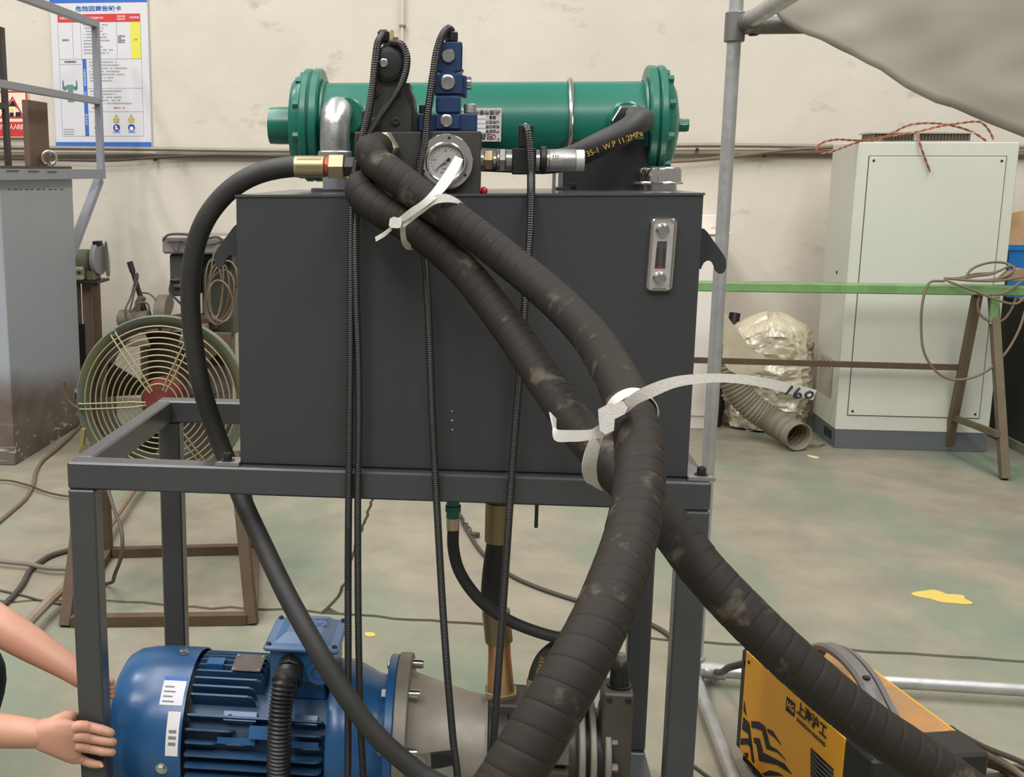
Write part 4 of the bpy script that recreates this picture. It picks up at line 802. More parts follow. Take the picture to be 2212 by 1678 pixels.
# suction hose
su = thing('suction_hose', 'black suction hose with gold ferrules from the tank bottom to the pump', 'hose', P(1080, 1500, .25))
sp = [P(1077, 1097, .25), P(1075, 1170, .25), P(1066, 1235, .25), P(1063, 1290, .25), P(1073, 1330, .25), P(1078, 1385, .25), P(1082, 1500, .25)]
ztp = T-.0005
b = B(); b.cyl(sp[0]+[0, 0, .01], (sp[0][0], .25, ztp), .024, 24); b.done('tank_stub', DARK, su)
b = B(); b.cyl(sp[0]+[0, 0, .012], sp[1], .0255, 28, bev=.001); b.done('upper_ferrule', GOLD, su)
b = B(); b.tube(cr([sp[1]+[0, 0, .01], sp[1], sp[2], sp[3], sp[4]], .006), .0215, 20); b.done('hose', RUB, su)
b = B(); b.cyl(P(1071, 1318, .25), sp[5], .0275, 28, bev=.001); b.done('lower_ferrule', GOLD, su)
b = B(); b.lathe([(.0225, 0), (.0225, .03), (.0275, .105), (.0275, .118)], sp[5]+[0, 0, .001], sp[6]-sp[5], 28); b.done('copper_tail', mat('bronze_tail', (208, 164, 120), .35, .85, c2=(170, 120, 84), ns=12), su)
b = B(); b.cyl(sp[6]-[0, 0, .004], sp[6]+[0, 0, .012], .036, 6, bev=.002); b.done('hex_nut', BRASS, su)

dr = thing('drain_hose', 'thin black drain hose with green coupling curving right under the tank', 'hose', P(978, 1110, .17))
dp = [P(979, 1140, .17), P(979, 1180, .17), P(990, 1228, .17), P(1020, 1277, .172), P(1062, 1318, .175), P(1110, 1345, .18), P(1165, 1366, .18), P(1225, 1382, .17), P(1290, 1400, .16), P(1330, 1440, .17)]
b = B(); b.tube(cr(dp, .008), .0113, 14); b.done('hose', RUB, dr)
b = B(); b.cyl(P(978, 1113, .17), P(978.5, 1144, .17), .0122, 20, bev=.001); b.done('ferrule', mat('ferrule_rose', (190, 170, 150), .35, .8), dr)
b = B(); b.cyl((P(978, 1118, .17)[0], .17, P(978, 1118, .17)[2]), (P(978, 1118, .17)[0], .17, T-.001), .0125, 20); b.cyl(P(979, 1103, .17), P(979, 1092, .17), .0165, 6); b.done('green_coupling', GREEN, dr)
yh = thing('pilot_hose', 'short black hose with yellow print hooking down into the pump', 'hose', P(1150, 1500, .2))
yp = [P(1290, 1380, .16), P(1235, 1386, .18), P(1200, 1396, .2), P(1172, 1420, .2), P(1158, 1450, .2), P(1153, 1475, .2)]
b = B(); b.tube(cr(yp, .006), .0125, 14); b.done('hose', RUB, yh)
b = B(); b.cyl(P(1153, 1466, .2), P(1150, 1515, .2), .0135, 20, bev=.001); b.done('ferrule', BRASS, yh)
q0, q1 = P(1160, 1462, .186), P(1172, 1420, .186); text('HYDRAULIC', (q0+q1)/2, .0115, YTXT, yh, right=q1-q0, up=np.cross((0, -1, 0), nrm(q1-q0)), sx=.75)
b = B(); b.cyl((P(1158, 1139, .1)[0], .1, P(1158, 1139, .1)[2]), (P(1158, 1139, .1)[0], .1, T-.001), .0035, 10); tag(b.done('hanging_stud', mat('stud_navy', (34, 38, 58), .4)), 'thin dark stud hanging below the tank right of the suction hose', 'stud')
#PART3
# ================================================================== LEFT: grey steel box with railing
GX = -1.45
e = thing('steel_cabinet', 'grey primed steel box column with bare lower end standing at left', 'steel box', (GX-.2, 3.45, 0))
yn, yf = G(22, 1005)[1], PX(176, 850, GX)[1]; ztop = PX(100, 365, GX)[2]
b = B(); b.box(GX-.42, GX, yn, yf, 0, ztop, .004); b.done('shell', BOXG, e)
b = B(); b.box(GX-.43, GX+.004, yn-.003, yf-.01, ztop+.0005, ztop+.014, .001); b.done('top_plate', RUST, e)
rp_ = PX(122, 352, GX); o = np.array((GX-.04, rp_[1], ztop+.014))
b = B(); b.tube([o+[.030*cos(a), .018*cos(a), .040+.034*sin(a)] for a in np.linspace(0, 2*pi, 32, endpoint=False)], .0095, 12, closed=True); b.cyl(o, o+[0, 0, .014], .018, 20); b.done('eye_bolt', STEEL, e)
def railb(nm, a, c, w=.036, h=.036): b = B(); b.bar(a, c, w, h, (0, 0, 1) if abs((np.asarray(c)-a)[2]) < .7*np.linalg.norm(np.asarray(c)-a) else (1, 0, 0)); b.done(nm, RAILG, e)
RXp = GX+.0225
pb, ptp = PX(214, 386, RXp), PX(206, 52, RXp); yp_ = ptp[1]
railb('top_beam', (RXp, yn-.3, PX(150, 376, RXp)[2]), (RXp, yp_+.02, PX(150, 376, RXp)[2]), .04, .05)
railb('rail_post', (RXp, yp_, pb[2]), (RXp, yp_, ptp[2]+.018))
r1 = PX(90, -3, RXp); zt_ = ptp[2]; railb('handrail', (RXp, yp_-.019, zt_), (RXp, 1.9, zt_), .036, .036)
zm = PX(213, 219, RXp)[2]; railb('middle_rail', (RXp, yp_-.019, zm), (RXp, 1.9, zm), .034, .034)
railb('diagonal_brace', PX(214, 388, GX-.014), PX(150, 556, GX-.024), .046, .04)
a = PX(5, 300, RXp); railb('rail_post', (RXp, a[1]-.3, pb[2]), (RXp, a[1]-.3, zt_))
for x0_, x1_, y in ((15, 41, 369), (62, 85, 370), (103, 123, 371)): b = B(); b.bar(PX(x0_, y, GX+.0476), PX(x1_, y, GX+.0476), .001, .004, (0, 0, 1), 0); b.done('seam_gap', INK, e, ang=0)
for i in range(10): x = 17+i*12.5; b = B(); b.bar(PX(x, 409+i*.02, GX+.0006), PX(x+5+3*(i % 2), 409, GX+.0006), .001, .004, (0, 0, 1), 0); b.done('seam_gap', INK, e, ang=0)
q0, q1 = PX(55, 215, GX-.1), PX(98, 215, GX-.1)
b = B(); b.box(GX-.12, GX-.09, q0[1], q1[1], ztop+.0145, q0[2], .002); tag(b.done('steel_flat_bar', RUSTY), 'wide rusty flat bar with yellow smears upright on the grey box', 'flat bar')
q0, q1 = PX(-3, 57, GX-.12), PX(7, 57, GX-.12)
b = B(); b.box(GX-.128, GX-.112, q0[1], q1[1], ztop+.0145, q0[2], .002); b.box(GX-.13, GX-.11, q0[1]-.09, q0[1]+.005, PX(3, 236, GX-.12)[2], PX(3, 222, GX-.12)[2], .001); tag(b.done('steel_angle_bar', DKMET), 'thin tall dark steel bar upright at the left edge of the grey box', 'steel bar')

# ================================================================== INDUSTRIAL FAN
FY = 1.55; fcn = P(350, 864, FY); FR = abs(P(172, 864, FY)[0]-fcn[0]); fax = nrm((.10, -1, .04))
fu = nrm(np.cross((0, 0, 1), fax)); fv = np.cross(fax, fu)
fa = thing('drum_fan', 'large round industrial drum fan with wire guard on rusty stand', 'fan', (fcn[0], FY+.1, 0))
b = B(); b.lathe([(FR*.985, -.02), (FR, -.004), (FR, .004), (FR*.985, .010), (FR*.93, .004), (FR*.86, -.02), (FR*.83, -.06), (FR*.83, -.24), (FR*.86, -.25), (FR*.87, -.06), (FR*.93, -.02)], fcn, fax, 72, closed=True)
b.done('drum', FANG, fa)
b = B(); b.lathe([(FR*.855, -.022), (FR*.826, -.06), (FR*.826, -.245), (FR*.829, -.245), (FR*.829, -.06), (FR*.858, -.021)], fcn, fax, 72, closed=True); b.done('drum_inner', mat('drum_inner', (62, 58, 46), .6, c2=(44, 44, 38), ns=5), fa)  # separate dark shell over the drum's inner wall, gives a darker interior
def fpt(r, a, o=0.): return fcn+fu*r*cos(a)+fv*r*sin(a)+fax*o
hc = (.004, -.0)
for i, r in enumerate(np.linspace(.22, .88, 11)):
    dome = .02+.035*(1-r*r); b = B(); b.tube([fpt(FR*r, a, dome) for a in np.linspace(0, 2*pi, 72, endpoint=False)], .0024, 6, closed=True); b.done('guard_ring', WIRE, fa)
for k in range(4):
    for da in (-.035, .035):
        a = R(4+k*60 if k < 3 else 304); a = [R(184), R(124), R(64), R(304)][k]
        b = B(); b.tube([fpt(FR*r, a+da*.9/max(r, .3), .024+.035*(1-r*r)) for r in np.linspace(.15, .95, 12)], .0026, 6); b.done('guard_spoke', WIRE, fa)
    q = fpt(FR*.95, a, .012); bolt(q, fax, .011, .007, FANG, fa, 'guard_bolt')
b = B(); b.lathe([(.0, .0), (FR*.2, -.004), (FR*.25, -.03), (FR*.25, -.10), (0, -.10)], fcn+fax*.02, fax, 32); b.done('hub', FANR, fa)
for k in range(5):
    a = R(72*k+20); A_ = []; Bq = []
    for r in np.linspace(.2, .80, 8): A_.append(fpt(FR*r, a-.28, -.07)); Bq.append(fpt(FR*r, a+.34, -.15))
    b = B(); b.ribbon(A_, Bq, .003); b.done('blade', BLADE, fa)
c4 = [G(142, 1352), G(545, 1347), G(551, 1195), G(232, 1203)]
for i in range(4):
    a_, c_ = c4[i]+[0, 0, .017], c4[(i+1) % 4]+[0, 0, .017]; d_ = nrm(c_-a_); b = B(); b.bar(a_+d_*.0176, c_-d_*.0176, .034, .034); b.done('base_bar', RUST, fa)
    top = (P(190, 962, FY-.05), P(508, 975, FY-.05), P(520, 985, FY+.24), np.array((c4[3][0]+.01, c4[3][1]-.03, .40)))[i]; b = B(); b.bar(c4[i], top, .034, .034, (0, 1, 0)); b.done('stand_post', RUST, fa)
for sx_ in (-1, 1):
    q = fcn+fu*sx_*(FR+.004)*.93-fax*.12; b = B(); b.cyl(q, q+fu*sx_*.05, .02, 16); b.done('pivot', DKMET, fa)
q0, q1 = P(176, 1000, FY+.1), P(178, 930, FY+.1); b = B(); b.bar(P(173, 1000, FY-.06), P(182, 925, FY-.06), .018, .012, (1, 0, 0)); b.done('side_bracket', OLIVE, fa)
b = B(); b.tube(cr(pz([(168, 882, FY), (150, 868, FY), (140, 848, FY), (138, 822, FY)]), .01), .006, 8); b.done('bent_strip', RUST, fa)
b = B(); b.tube(cr([P(222, 1020, FY-.1), P(246, 1098, FY-.22), P(263, 1150, FY-.3), P(263, 1195, FY-.32), P(250, 1235, FY-.3), G(225, 1262, .006), G(180, 1270, .006)], .012), .006, 8); tag(b.done('fan_cable', CABLED), 'thin dark cable looping down from the drum fan inside its stand', 'cable')

# ================================================================== LOW BENCH BEHIND FAN, CUT-OFF SAW
BZ = .615; by0_, by1_ = 3.0, 3.6; bxl, bxr = P(262, 720, 3.3)[0], P(418, 720, 3.3)[0]
e = thing('steel_bench', 'low brown steel bench behind the drum fan', 'bench', ((bxl+bxr)/2, 3.3, 0))
b = B(); b.box(bxl, bxr, by0_, by1_, BZ-.03, BZ, .003); b.done('bench_top', SAWM, e)
for x in (bxl+.03, bxr-.03):
    for y in (by0_+.03, by1_-.03): b = B(); b.box(x-.02, x+.02, y-.02, y+.02, 0, BZ-.0305, .001); b.done('leg', RUST, e)
b = B(); b.box(bxl+.05, bxr-.05, by0_+.05, by1_-.05, .18, .20, .002); b.done('shelf', RUST, e)
b = B(); b.box(bxl+.02, P(500, 720, 3.64)[0], 3.62, 3.645, .0, BZ-.05, .002); b.done('back_board', mat('board_brown', (92, 76, 58), .8, c2=(60, 50, 40), ns=5), e)
SY2 = 3.3
sw = thing('cutoff_saw', 'brown cut-off saw with long handle and round blade guard on the bench', 'saw', (P(305, 700, SY2)[0], SY2, BZ))
q0, q1 = P(258, 690, SY2), P(322, 690, SY2)
b = B(); b.box(P(288, 690, SY2)[0], P(362, 690, SY2)[0]+.02, SY2-.05, SY2+.14, BZ+.0005, BZ+.03, .004); b.done('base', SAWM, sw)
b = B(); b.lathe([(.03, 0), (.048, .01), (.048, .05), (.043, .055), (.043, .12), (.046, .15), (.02, .155)], P(256, 690, SY2), q1-q0, 24); b.done('motor', SAWM, sw)
gc_ = P(338, 690, SY2); gc_[2] = P(338, 680, SY2)[2]
t = np.linspace(R(-15), R(150), 22); ol = [gc_+[.012, -.095*cos(a), .095*sin(a)] for a in t]+[gc_+[.012, .04, .01], gc_+[.012, -.03, -.03]]
b = B(); b.prism(ol, (.05, .012, 0)); b.done('blade_guard', SAWM, sw, ang=25)
b = B(); b.cyl(gc_+[.03, 0, -.01], gc_+[.036, 0, -.01], .085, 32); b.done('cutting_disc', DKMET, sw)
h0, h1 = P(315, 678, SY2), P(280, 565, SY2)
b = B(); b.tube([h0, h0*.5+h1*.5, h1*.8+h0*.2, h1], [.013, .012, .011, .011], 12); b.done('handle', BLACK, sw)
b = B(); b.tube([h1*.8+h0*.2, h1], .0145, 12); b.done('grip', BLACK, sw)
b = B(); b.tube([P(296, 683, SY2), P(300, 655, SY2), P(308, 640, SY2)], .02, 8); b.done('arm', SAWM, sw)
b = B(); b.tube(cr(pz([(276, 700, SY2-.07), (270, 672, SY2-.07), (283, 640, SY2-.04), (297, 588, SY2-.03), (298, 598, SY2-.03), (288, 640, SY2-.05), (281, 676, SY2-.06), (300, 655, SY2-.06), (318, 655, SY2-.06), (322, 676, SY2-.06), (312, 695, SY2-.07)]), .012), .0045, 7); b.done('power_cord', CABLED, sw)
b = B(); b.tube(cr(pz([(306, 632, SY2-.03), (325, 636, SY2-.05), (345, 662, SY2-.06), (352, 700, SY2-.06)]), .012), .004, 7); b.done('power_cord', CABLED, sw)

# ================================================================== BENCH GRINDER ON PEDESTAL
GY = 4.25
gr = thing('bench_grinder', 'green bench grinder with pale round wheel guard on a rusty pedestal', 'grinder', (P(190, 600, GY)[0], GY, 0))
ga0, ga1 = P(140, 563, GY), P(206, 563, GY)
b = B(); b.lathe([(.05, 0), (.066, .01), (.066, (ga1-ga0)[0]-.04), (.052, (ga1-ga0)[0]-.015), (.03, (ga1-ga0)[0])], ga0, (1, 0, 0), 28); b.done('motor_body', GRIND, gr)
wc = P(219, 558, GY)
b = B(); b.lathe([(.088, 0), (.092, .004), (.092, .026), (.088, .03)], wc-np.array((.03, 0, 0)), (1, -.12, 0), 40); b.done('grinding_wheel', mat('wheel_grey', (150, 146, 150), .7), gr)
b = B(); t = np.linspace(0, 2*pi, 40, endpoint=False); wq_ = P(230, 559, GY)
b.prism([wq_+[.030*cos(a), -.05*cos(a), .099*sin(a)] for a in t], (.008, .004, 0)); b.done('wheel_guard', GUARD, gr, ang=0)
b = B(); b.box(P(206, 525, GY)[0], P(219, 525, GY)[0], GY-.05, GY+.02, P(210, 530, GY)[2], P(210, 520, GY)[2], .002); b.done('guard_bracket', BLACK, gr)
b = B(); b.box(P(140, 600, GY)[0], P(190, 600, GY)[0], GY-.09, GY+.06, P(180, 602, GY)[2], P(180, 574, GY)[2], .004); sbx = b.done('switch_box', mat('switch_cream', (188, 188, 158), .6), gr)
q = P(173, 588, GY-.09); b = B(); b.box(q[0]-.022, q[0]+.018, GY-.093, GY-.09, q[2]-.013, q[2]+.013, .001); b.done('switch_label', PIPEG, sbx); b = B(); b.box(q[0]-.010, q[0]+.004, GY-.099, GY-.0905, q[2]-.005, q[2]+.005, .001); b.done('switch_lever', INK, sbx)
pzt = P(190, 603, GY)[2]
b = B(); b.box(P(130, 605, GY)[0], P(224, 605, GY)[0], GY-.1, GY+.1, pzt-.016, pzt, .002); b.done('table_plate', DKMET, gr)
for x in (170, 212): q = P(x, 700, GY-.05); b = B(); b.box(q[0]-.018, q[0]+.018, GY-.08, GY-.04, 0, pzt-.0165, .002); b.done('pedestal_leg', RUST, gr)
q = P(190, 700, GY); b = B(); b.box(q[0]-.028, q[0]+.028, GY+.0, GY+.05, 0, pzt-.0165, .002); b.done('pedestal_leg', mat('leg_tan', (148, 128, 112), .7), gr)
q = P(205, 590, GY); b = B(); b.box(q[0]-.03, q[0]+.02, GY-.06, GY+.04, pzt+.0002, q[2]+.02, .004); b.done('grinder_foot', GRIND, gr)
b = B(); b.box(P(180, 700, GY)[0], P(196, 700, GY)[0], GY-.1, GY-.085, .3, P(186, 695, GY)[2], .002); b.done('dark_panel', BLACK, gr)

# ================================================================== DRILL PRESS WITH CABLE COIL
DY = 4.2
dp_ = thing('drill_press', 'dark green drill press half hidden behind the stand and hose', 'drill press', (P(450, 700, DY)[0], DY+.05, 0))
def dbox(n, xa, xb, ya, yb, Yf, dep, m, bev=.006, par=dp_): b = B(); pbox(b, xa, xb, ya, yb, Yf, dep, bev); return b.done(n, m, par)
dbox('belt_cover', 350, 512, 510, 549, DY-.14, .34, mat('cover_galv', (158, 152, 148), .35, .5, c2=(120, 112, 106), ns=7), .01)
dbox('head', 367, 420, 549, 640, DY-.1, .24, DKGR, .008); dbox('spindle_housing', 374, 408, 600, 622, DY-.13, .06, SAWM, .006)
q = P(388, 606, DY-.13); b = B(); b.cyl(q-[.05, 0, 0], q+[.0, 0, 0], .014, 12); b.tube(cr([q-[.045, 0, 0], q-[.05, .02, .06], q-[.02, .03, .09], q+[.04, -.03, -.15]], .01), .006, 8); b.done('feed_lever', BLACK, dp_)
dbox('motor', 482, 530, 575, 622, DY+.05, .18, mat('motor_olive', (92, 92, 58), .55, c2=(70, 70, 48), ns=9), .015)
dbox('column_body', 436, 502, 550, 726, DY+.02, .16, DKGR, .01); q = P(470, 700, DY); b = B(); b.cyl((q[0], DY+.1, .0), (q[0], DY+.1, P(470, 560, DY)[2]), .05, 24); b.done('column', DKGR, dp_)
dbox('column_sleeve', 440, 497, 725, 800, DY+.03, .14, mat('sleeve_green', (98, 92, 66), .6, c2=(76, 70, 52), ns=7), .01)
tq = P(400, 680, DY); b = B(); b.cyl((tq[0]+.05, DY-.04, tq[2]-.028), (tq[0]+.05, DY-.04, tq[2]), .13, 32, bev=.003); b.done('work_table', RUST, dp_)
b = B(); b.box(tq[0]+.02, q[0], DY-.03, DY+.1, tq[2]-.075, tq[2]-.029, .004); b.done('table_arm', RUST, dp_)
dbox('machine_vise', 390, 402, 645, 674, DY-.05, .06, mat('vise_red', (150, 56, 46), .55), .004)
b = B(); b.box(q[0]-.18, q[0]+.16, DY-.16, DY+.24, 0, .05, .008); b.done('base', DKGR, dp_)
cc = thing('cable_coil', 'coil of brown cable hung over the drill press', 'cable coil', P(470, 640, DY-.2))
for i, (x, y, rx, ry, a0) in enumerate(((470, 630, 24, 65, .1), (474, 640, 30, 58, .25), (462, 622, 18, 62, -.05), (480, 632, 32, 70, .2), (468, 610, 14, 80, .05), (476, 650, 26, 45, -.15))):
    pts = []
    for t_ in np.linspace(0, 2*pi, 40, endpoint=False): u_, v_ = rx*cos(t_), ry*sin(t_); pts.append(P(x+u_*cos(a0)-v_*sin(a0), y+u_*sin(a0)+v_*cos(a0), DY-.16-.013*i+.01*sin(3*t_)))
    b = B(); b.tube(pts, .0052, 7, closed=True); b.done('cable_turn', CABLE, cc)
b = B(); b.tube(cr(pz([(352, 520, DY-.16), (362, 508, DY-.17), (400, 506, DY-.17), (440, 515, DY-.17), (470, 512, DY-.17), (480, 520, DY-.16), (450, 528, DY-.16), (400, 522, DY-.16), (362, 522, DY-.16)]), .012), .006, 8); b.done('cable_turn', CABLED, cc)
b = B(); b.tube(cr(pz([(370, 530, DY-.16), (384, 545, DY-.17), (388, 520, DY-.17), (410, 530, DY-.16)]), .012), .005, 8); b.done('cable_turn', CABLED, cc)

# ================================================================== FLOOR CABLES AT LEFT
def fcable(label, l, r, m=CABLED, name='floor_cable', cat='cable', z=None):
    p = cr(GG(l, (r if z is None else z)), .015); b = B(); b.tube(p, r, 9); return tag(b.done(name, m), label, cat)
fcable('thick grey-brown cable snaking from the grey steel box across the floor', [(185, 905), (160, 935), (120, 972), (92, 995), (78, 1018), (72, 1045), (56, 1075), (20, 1108), (-30, 1150)], .0085, CABLE)
fcable('thin dark cable crossing over the thick one near the grey box', [(-30, 1036), (20, 1038), (55, 1046), (68, 1050), (105, 1064), (150, 1072), (200, 1074)], .0045, z=.017)
fcable('pale grey hose lying straight toward the stand front leg at left', [(-30, 1208), (20, 1214), (60, 1218), (100, 1226), (150, 1228), (200, 1226)], .0085, mat('cable_pale', (118, 108, 98), .6), 'floor_hose', 'hose', .024)
fcable('dark thick cable crossing under the pale grey hose', [(230, 1172), (190, 1178), (150, 1188), (110, 1200), (85, 1215), (66, 1230), (48, 1262), (20, 1295), (-20, 1330)], .0095)
fcable('thin black cable lying nearest the worker on the floor', [(-30, 1268), (0, 1275), (50, 1286), (90, 1297), (130, 1304), (180, 1300)], .004)
fcable('very thick straight rubber cable running under the fan stand', [(55, 1352), (100, 1305), (145, 1262), (200, 1190), (240, 1128), (285, 1062), (310, 1030)], .016, mat('cable_dusty', (132, 116, 98), .75, c2=(110, 98, 84), ns=8), z=.05)
fcable('long dark cable crossing the floor behind the suction hose to the welder', [(990, 1105), (1012, 1150), (1048, 1200), (1100, 1240), (1160, 1268), (1250, 1298), (1340, 1325), (1420, 1355), (1470, 1395), (1510, 1432), (1540, 1449)], .0075)
p = cr([G(1535, 1447, .012), G(1556, 1452, .075), P(1580, 1440, .72), P(1612, 1432, .655)], .012); b = B(); b.tube(p, .0085, 9); tag(b.done('welder_lead', CABLED), 'dark lead rising over the galvanised pipe into the yellow welder', 'cable')
b = B(); r_ = np.random.default_rng(11); p0 = cr(GG([(995, 1118), (1010, 1140), (1022, 1165)], .01), .01)
b.tube(p0+r_.normal(0, .006, p0.shape)*[1, 1, .3]+[0, 0, .01], .003, 6); b.box(*(lambda q: (q[0]-.012, q[0]+.02, q[1]-.005, q[1]+.01, .004, .022))(G(1025, 1162)), .002); tag(b.done('wire_tangle', CABLED), 'frayed wire end with a pale tag beside the drain hose', 'wire')

# ================================================================== GALVANISED RACK AND SHEET
PXX, PYY = 1.322, 1.08
ra = thing('pipe_rack', 'galvanised scaffold pipe rack standing right of the stand', 'pipe rack', (PXX, PYY, 0))
zj = P(1588, 52, PYY)[2]
def gp(n, a, c, r=.0168): b = B(); b.cyl(a, c, r, 24); b.done(n, GALV, ra)
gp('post', (PXX, PYY, .0), (PXX, PYY, 2.15)); gp('base_pipe', (PXX+.02, PYY-.02, .042), (3.4, PYY-.07, .042)); gp('base_pipe', (PXX-.002, PYY-.02, .018), (PXX-.018, -.7, .018))
gp('top_pipe', (PXX+.03, PYY-.028, zj+.006), (PXX+.03, -.9, zj+.03), .0200)
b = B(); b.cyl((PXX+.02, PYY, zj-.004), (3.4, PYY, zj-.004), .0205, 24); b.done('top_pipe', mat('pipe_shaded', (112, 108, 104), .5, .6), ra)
b = B(); b.cyl((PXX, PYY, zj-.042), (PXX, PYY, zj+.028), .0245, 28, bev=.002); b.cyl((PXX+.01, PYY, zj), (PXX+.06, PYY, zj-.004), .0235, 24, bev=.002); b.cyl((PXX+.02, PYY-.002, zj), (PXX+.03, PYY-.055, zj+.004), .0235, 24, bev=.002); b.done('corner_clamp', mat('clamp_grey', (122, 118, 116), .5, .5), ra)
p = P(1627, 70, PYY); b = B(); b.cyl(p-[0, 0, .008], p+[0, 0, .012], .011, 6, bev=.001); b.done('clamp_screw', DKMET, ra)
b = B(); b.cyl((PXX, PYY, 0.0), (PXX, PYY, .075), .0235, 24, bev=.002); b.cyl((PXX+.01, PYY-.01, .042), (PXX+.075, PYY-.022, .042), .0225, 24, bev=.002); b.done('corner_clamp', GALV, ra)
p = P(1530, 1490, PYY-.05); b = B(); b.cyl((PXX+.05, PYY-.02, .012), (PXX+.05, PYY-.02, .03), .009, 6); b.done('clamp_screw', GALV, ra)
# draped sheet
lo = np.array([(1672, 15), (1680, 26), (1690, 40), (1704, 51), (1720, 60), (1745, 72), (1780, 84), (1815, 102), (1850, 118), (1880, 136), (1910, 150), (1935, 168), (1960, 186), (2000, 207), (2030, 222), (2065, 232), (2100, 248), (2140, 266), (2180, 282), (2225, 300), (2300, 330), (2420, 385), (2560, 440), (2700, 500), (2860, 560), (3000, 620)], float)
nU, nV = len(lo)*3, 26; si = np.linspace(0, len(lo)-1, nU); LX = np.interp(si, range(len(lo)), lo[:, 0]); LY = np.interp(si, range(len(lo)), lo[:, 1])
from mathutils import noise as mnoise
V = []; Fc = []
for j in range(nV):
    for i in range(nU):
        k = j/(nV-1); x = LX[i]+k*60*(1 if i > 4 else .6); y = LY[i]-k*(LY[i]+330); Yp_ = PYY-.07-.4*(i/nU)
        q = P(x, y, Yp_); n_ = mnoise.noise(Vector((q[0]*4, q[2]*4, .3)))*.02+mnoise.noise(Vector((q[0]*11+3, q[2]*16, 1.3)))*.009; q[1] += n_+.02*sin(6*q[0]+3*q[2]); V.append(q)
for j in range(nV-1):
    for i in range(nU-1): a = j*nU+i; Fc.append((a, a+1, a+nU+1, a+nU))
b = B(); b.add(V, Fc); sh = b.done('plastic_sheet', SHEET, ang=180); md = sh.modifiers.new('thickness', 'SOLIDIFY'); md.thickness = .0015
tag(sh, 'grey-white plastic sheet draped over the pipe rack at upper right', 'plastic sheet')

# ================================================================== TALL CABINET
cx0, cx1, cy0 = G(1803, 970)[0], G(2127, 975)[0], 3.9; cy1 = min(PX(1752, 925, cx0)[1], WY-.08); czt = P(2020, 307, cy0)[2]
cb_ = thing('control_cabinet', 'tall pale grey control cabinet with dark plinth by the wall at right', 'cabinet', ((cx0+cx1)/2, 4.15, 0))
pl_ = P(1950, 932, cy0)[2]
b = B(); b.box(cx0, cx1, cy0, cy1, pl_+.0005, czt, .004); b.done('shell', CABG, cb_)
b = B(); b.box(cx0+.004, cx1-.004, cy0+.004, cy1-.004, 0, pl_, .002); pln = b.done('plinth', PLINTH, cb_)
b = B(); b.box(cx0+.0035, cx0+.006, cy0+.06, cy0+.2, .03, .075, 0); b.done('plinth_opening', INK, pln)
dx0, dx1 = P(1829, 895, cy0)[0], P(2110, 900, cy0)[0]; dz0, dz1 = P(1960, 899, cy0)[2], P(2020, 338, cy0)[2]
dx0 = (P(1880, 340, cy0)[0]+dx0)/2; dx1 = (P(2178, 335, cy0)[0]+dx1)/2
b = B(); b.box(dx0-.004, dx1+.004, cy0-.0012, cy0+.0002, dz0-.004, dz1+.004, 0); b.done('panel_gap', mat('gap_grey', (92, 92, 84), .8), cb_, ang=0)
b = B(); b.box(dx0, dx1, cy0-.006, cy0-.0013, dz0, dz1, .002); dr_ = b.done('front_panel', CABG, cb_)
for x in (dx0+.02, dx1-.02):
    for z in (dz0+.02, dz1-.02): bolt((x, cy0-.006, z), (0, -1, 0), .006, .002, DKMET, dr_, 'panel_screw')
vy0, vy1 = PX(1800, 800, cx0)[1], PX(1771, 800, cx0)[1]; vz0, vz1 = PX(1783, 850, cx0)[2], PX(1783, 768, cx0)[2]
VM = mat('vent_brown', (150, 132, 116), .7)
b = B(); b.box(cx0-.003, cx0, vy0, vy1, vz0, vz1, 0); vg = b.done('vent_grille', VM, cb_, ang=0)
for i in range(17): z = vz0+(vz1-vz0)*(i+.5)/17; b = B(); b.box(cx0-.008, cx0-.0028, vy0+.004, vy1-.004, z-.0016, z+.0010, 0); b.done('vent_slat', CABG, vg, ang=0)
q = PX(1808, 588, cx0); b = B(); b.cyl(q, q-[.003, 0, 0], .008, 10); b.done('mark', INK, cb_)
e = thing('filter_frame', 'dirty pleated filter frame lying on top of the tall cabinet', 'filter', (P(1990, 300, 4.1)[0], 4.1, czt))
FYF = cy0+.1; q0, q1 = P(1886, 290, FYF), P(2103, 290, FYF); zt2 = P(1990, 285, FYF)[2]
b = B(); b.box(q0[0], q1[0], FYF, FYF+.2, czt+.001, czt+.009, .001); b.box(q0[0]-.005, q1[0]+.005, FYF, FYF+.2, zt2-.008, zt2, .001); b.done('frame', mat('filter_edge', (168, 164, 146), .6), e)
FM = mat('filter_dirty', (112, 102, 90), .85, c2=(70, 62, 54), ns=6); 
b = B(); n_ = 60
for i in range(n_): x = q0[0]+.006+(q1[0]-q0[0]-.012)*i/n_; b.box(x, x+(q1[0]-q0[0])/n_*.55, FYF+.006+.004*(i % 2), FYF+.19, czt+.0095, zt2-.0085, 0)
b.done('pleats', FM, e, ang=0, kind='stuff')
b = B(); b.box(q0[0]+.19, q0[0]+.215, FYF-.002, FYF+.004, czt+.0095, zt2-.0085, .001); b.done('divider', mat('filter_edge', (168, 164, 146)), e)
cw = thing('copper_wire', 'twisted bare copper wire tangled over the top of the tall cabinet', 'wire', P(1985, 300, cy0+.05))
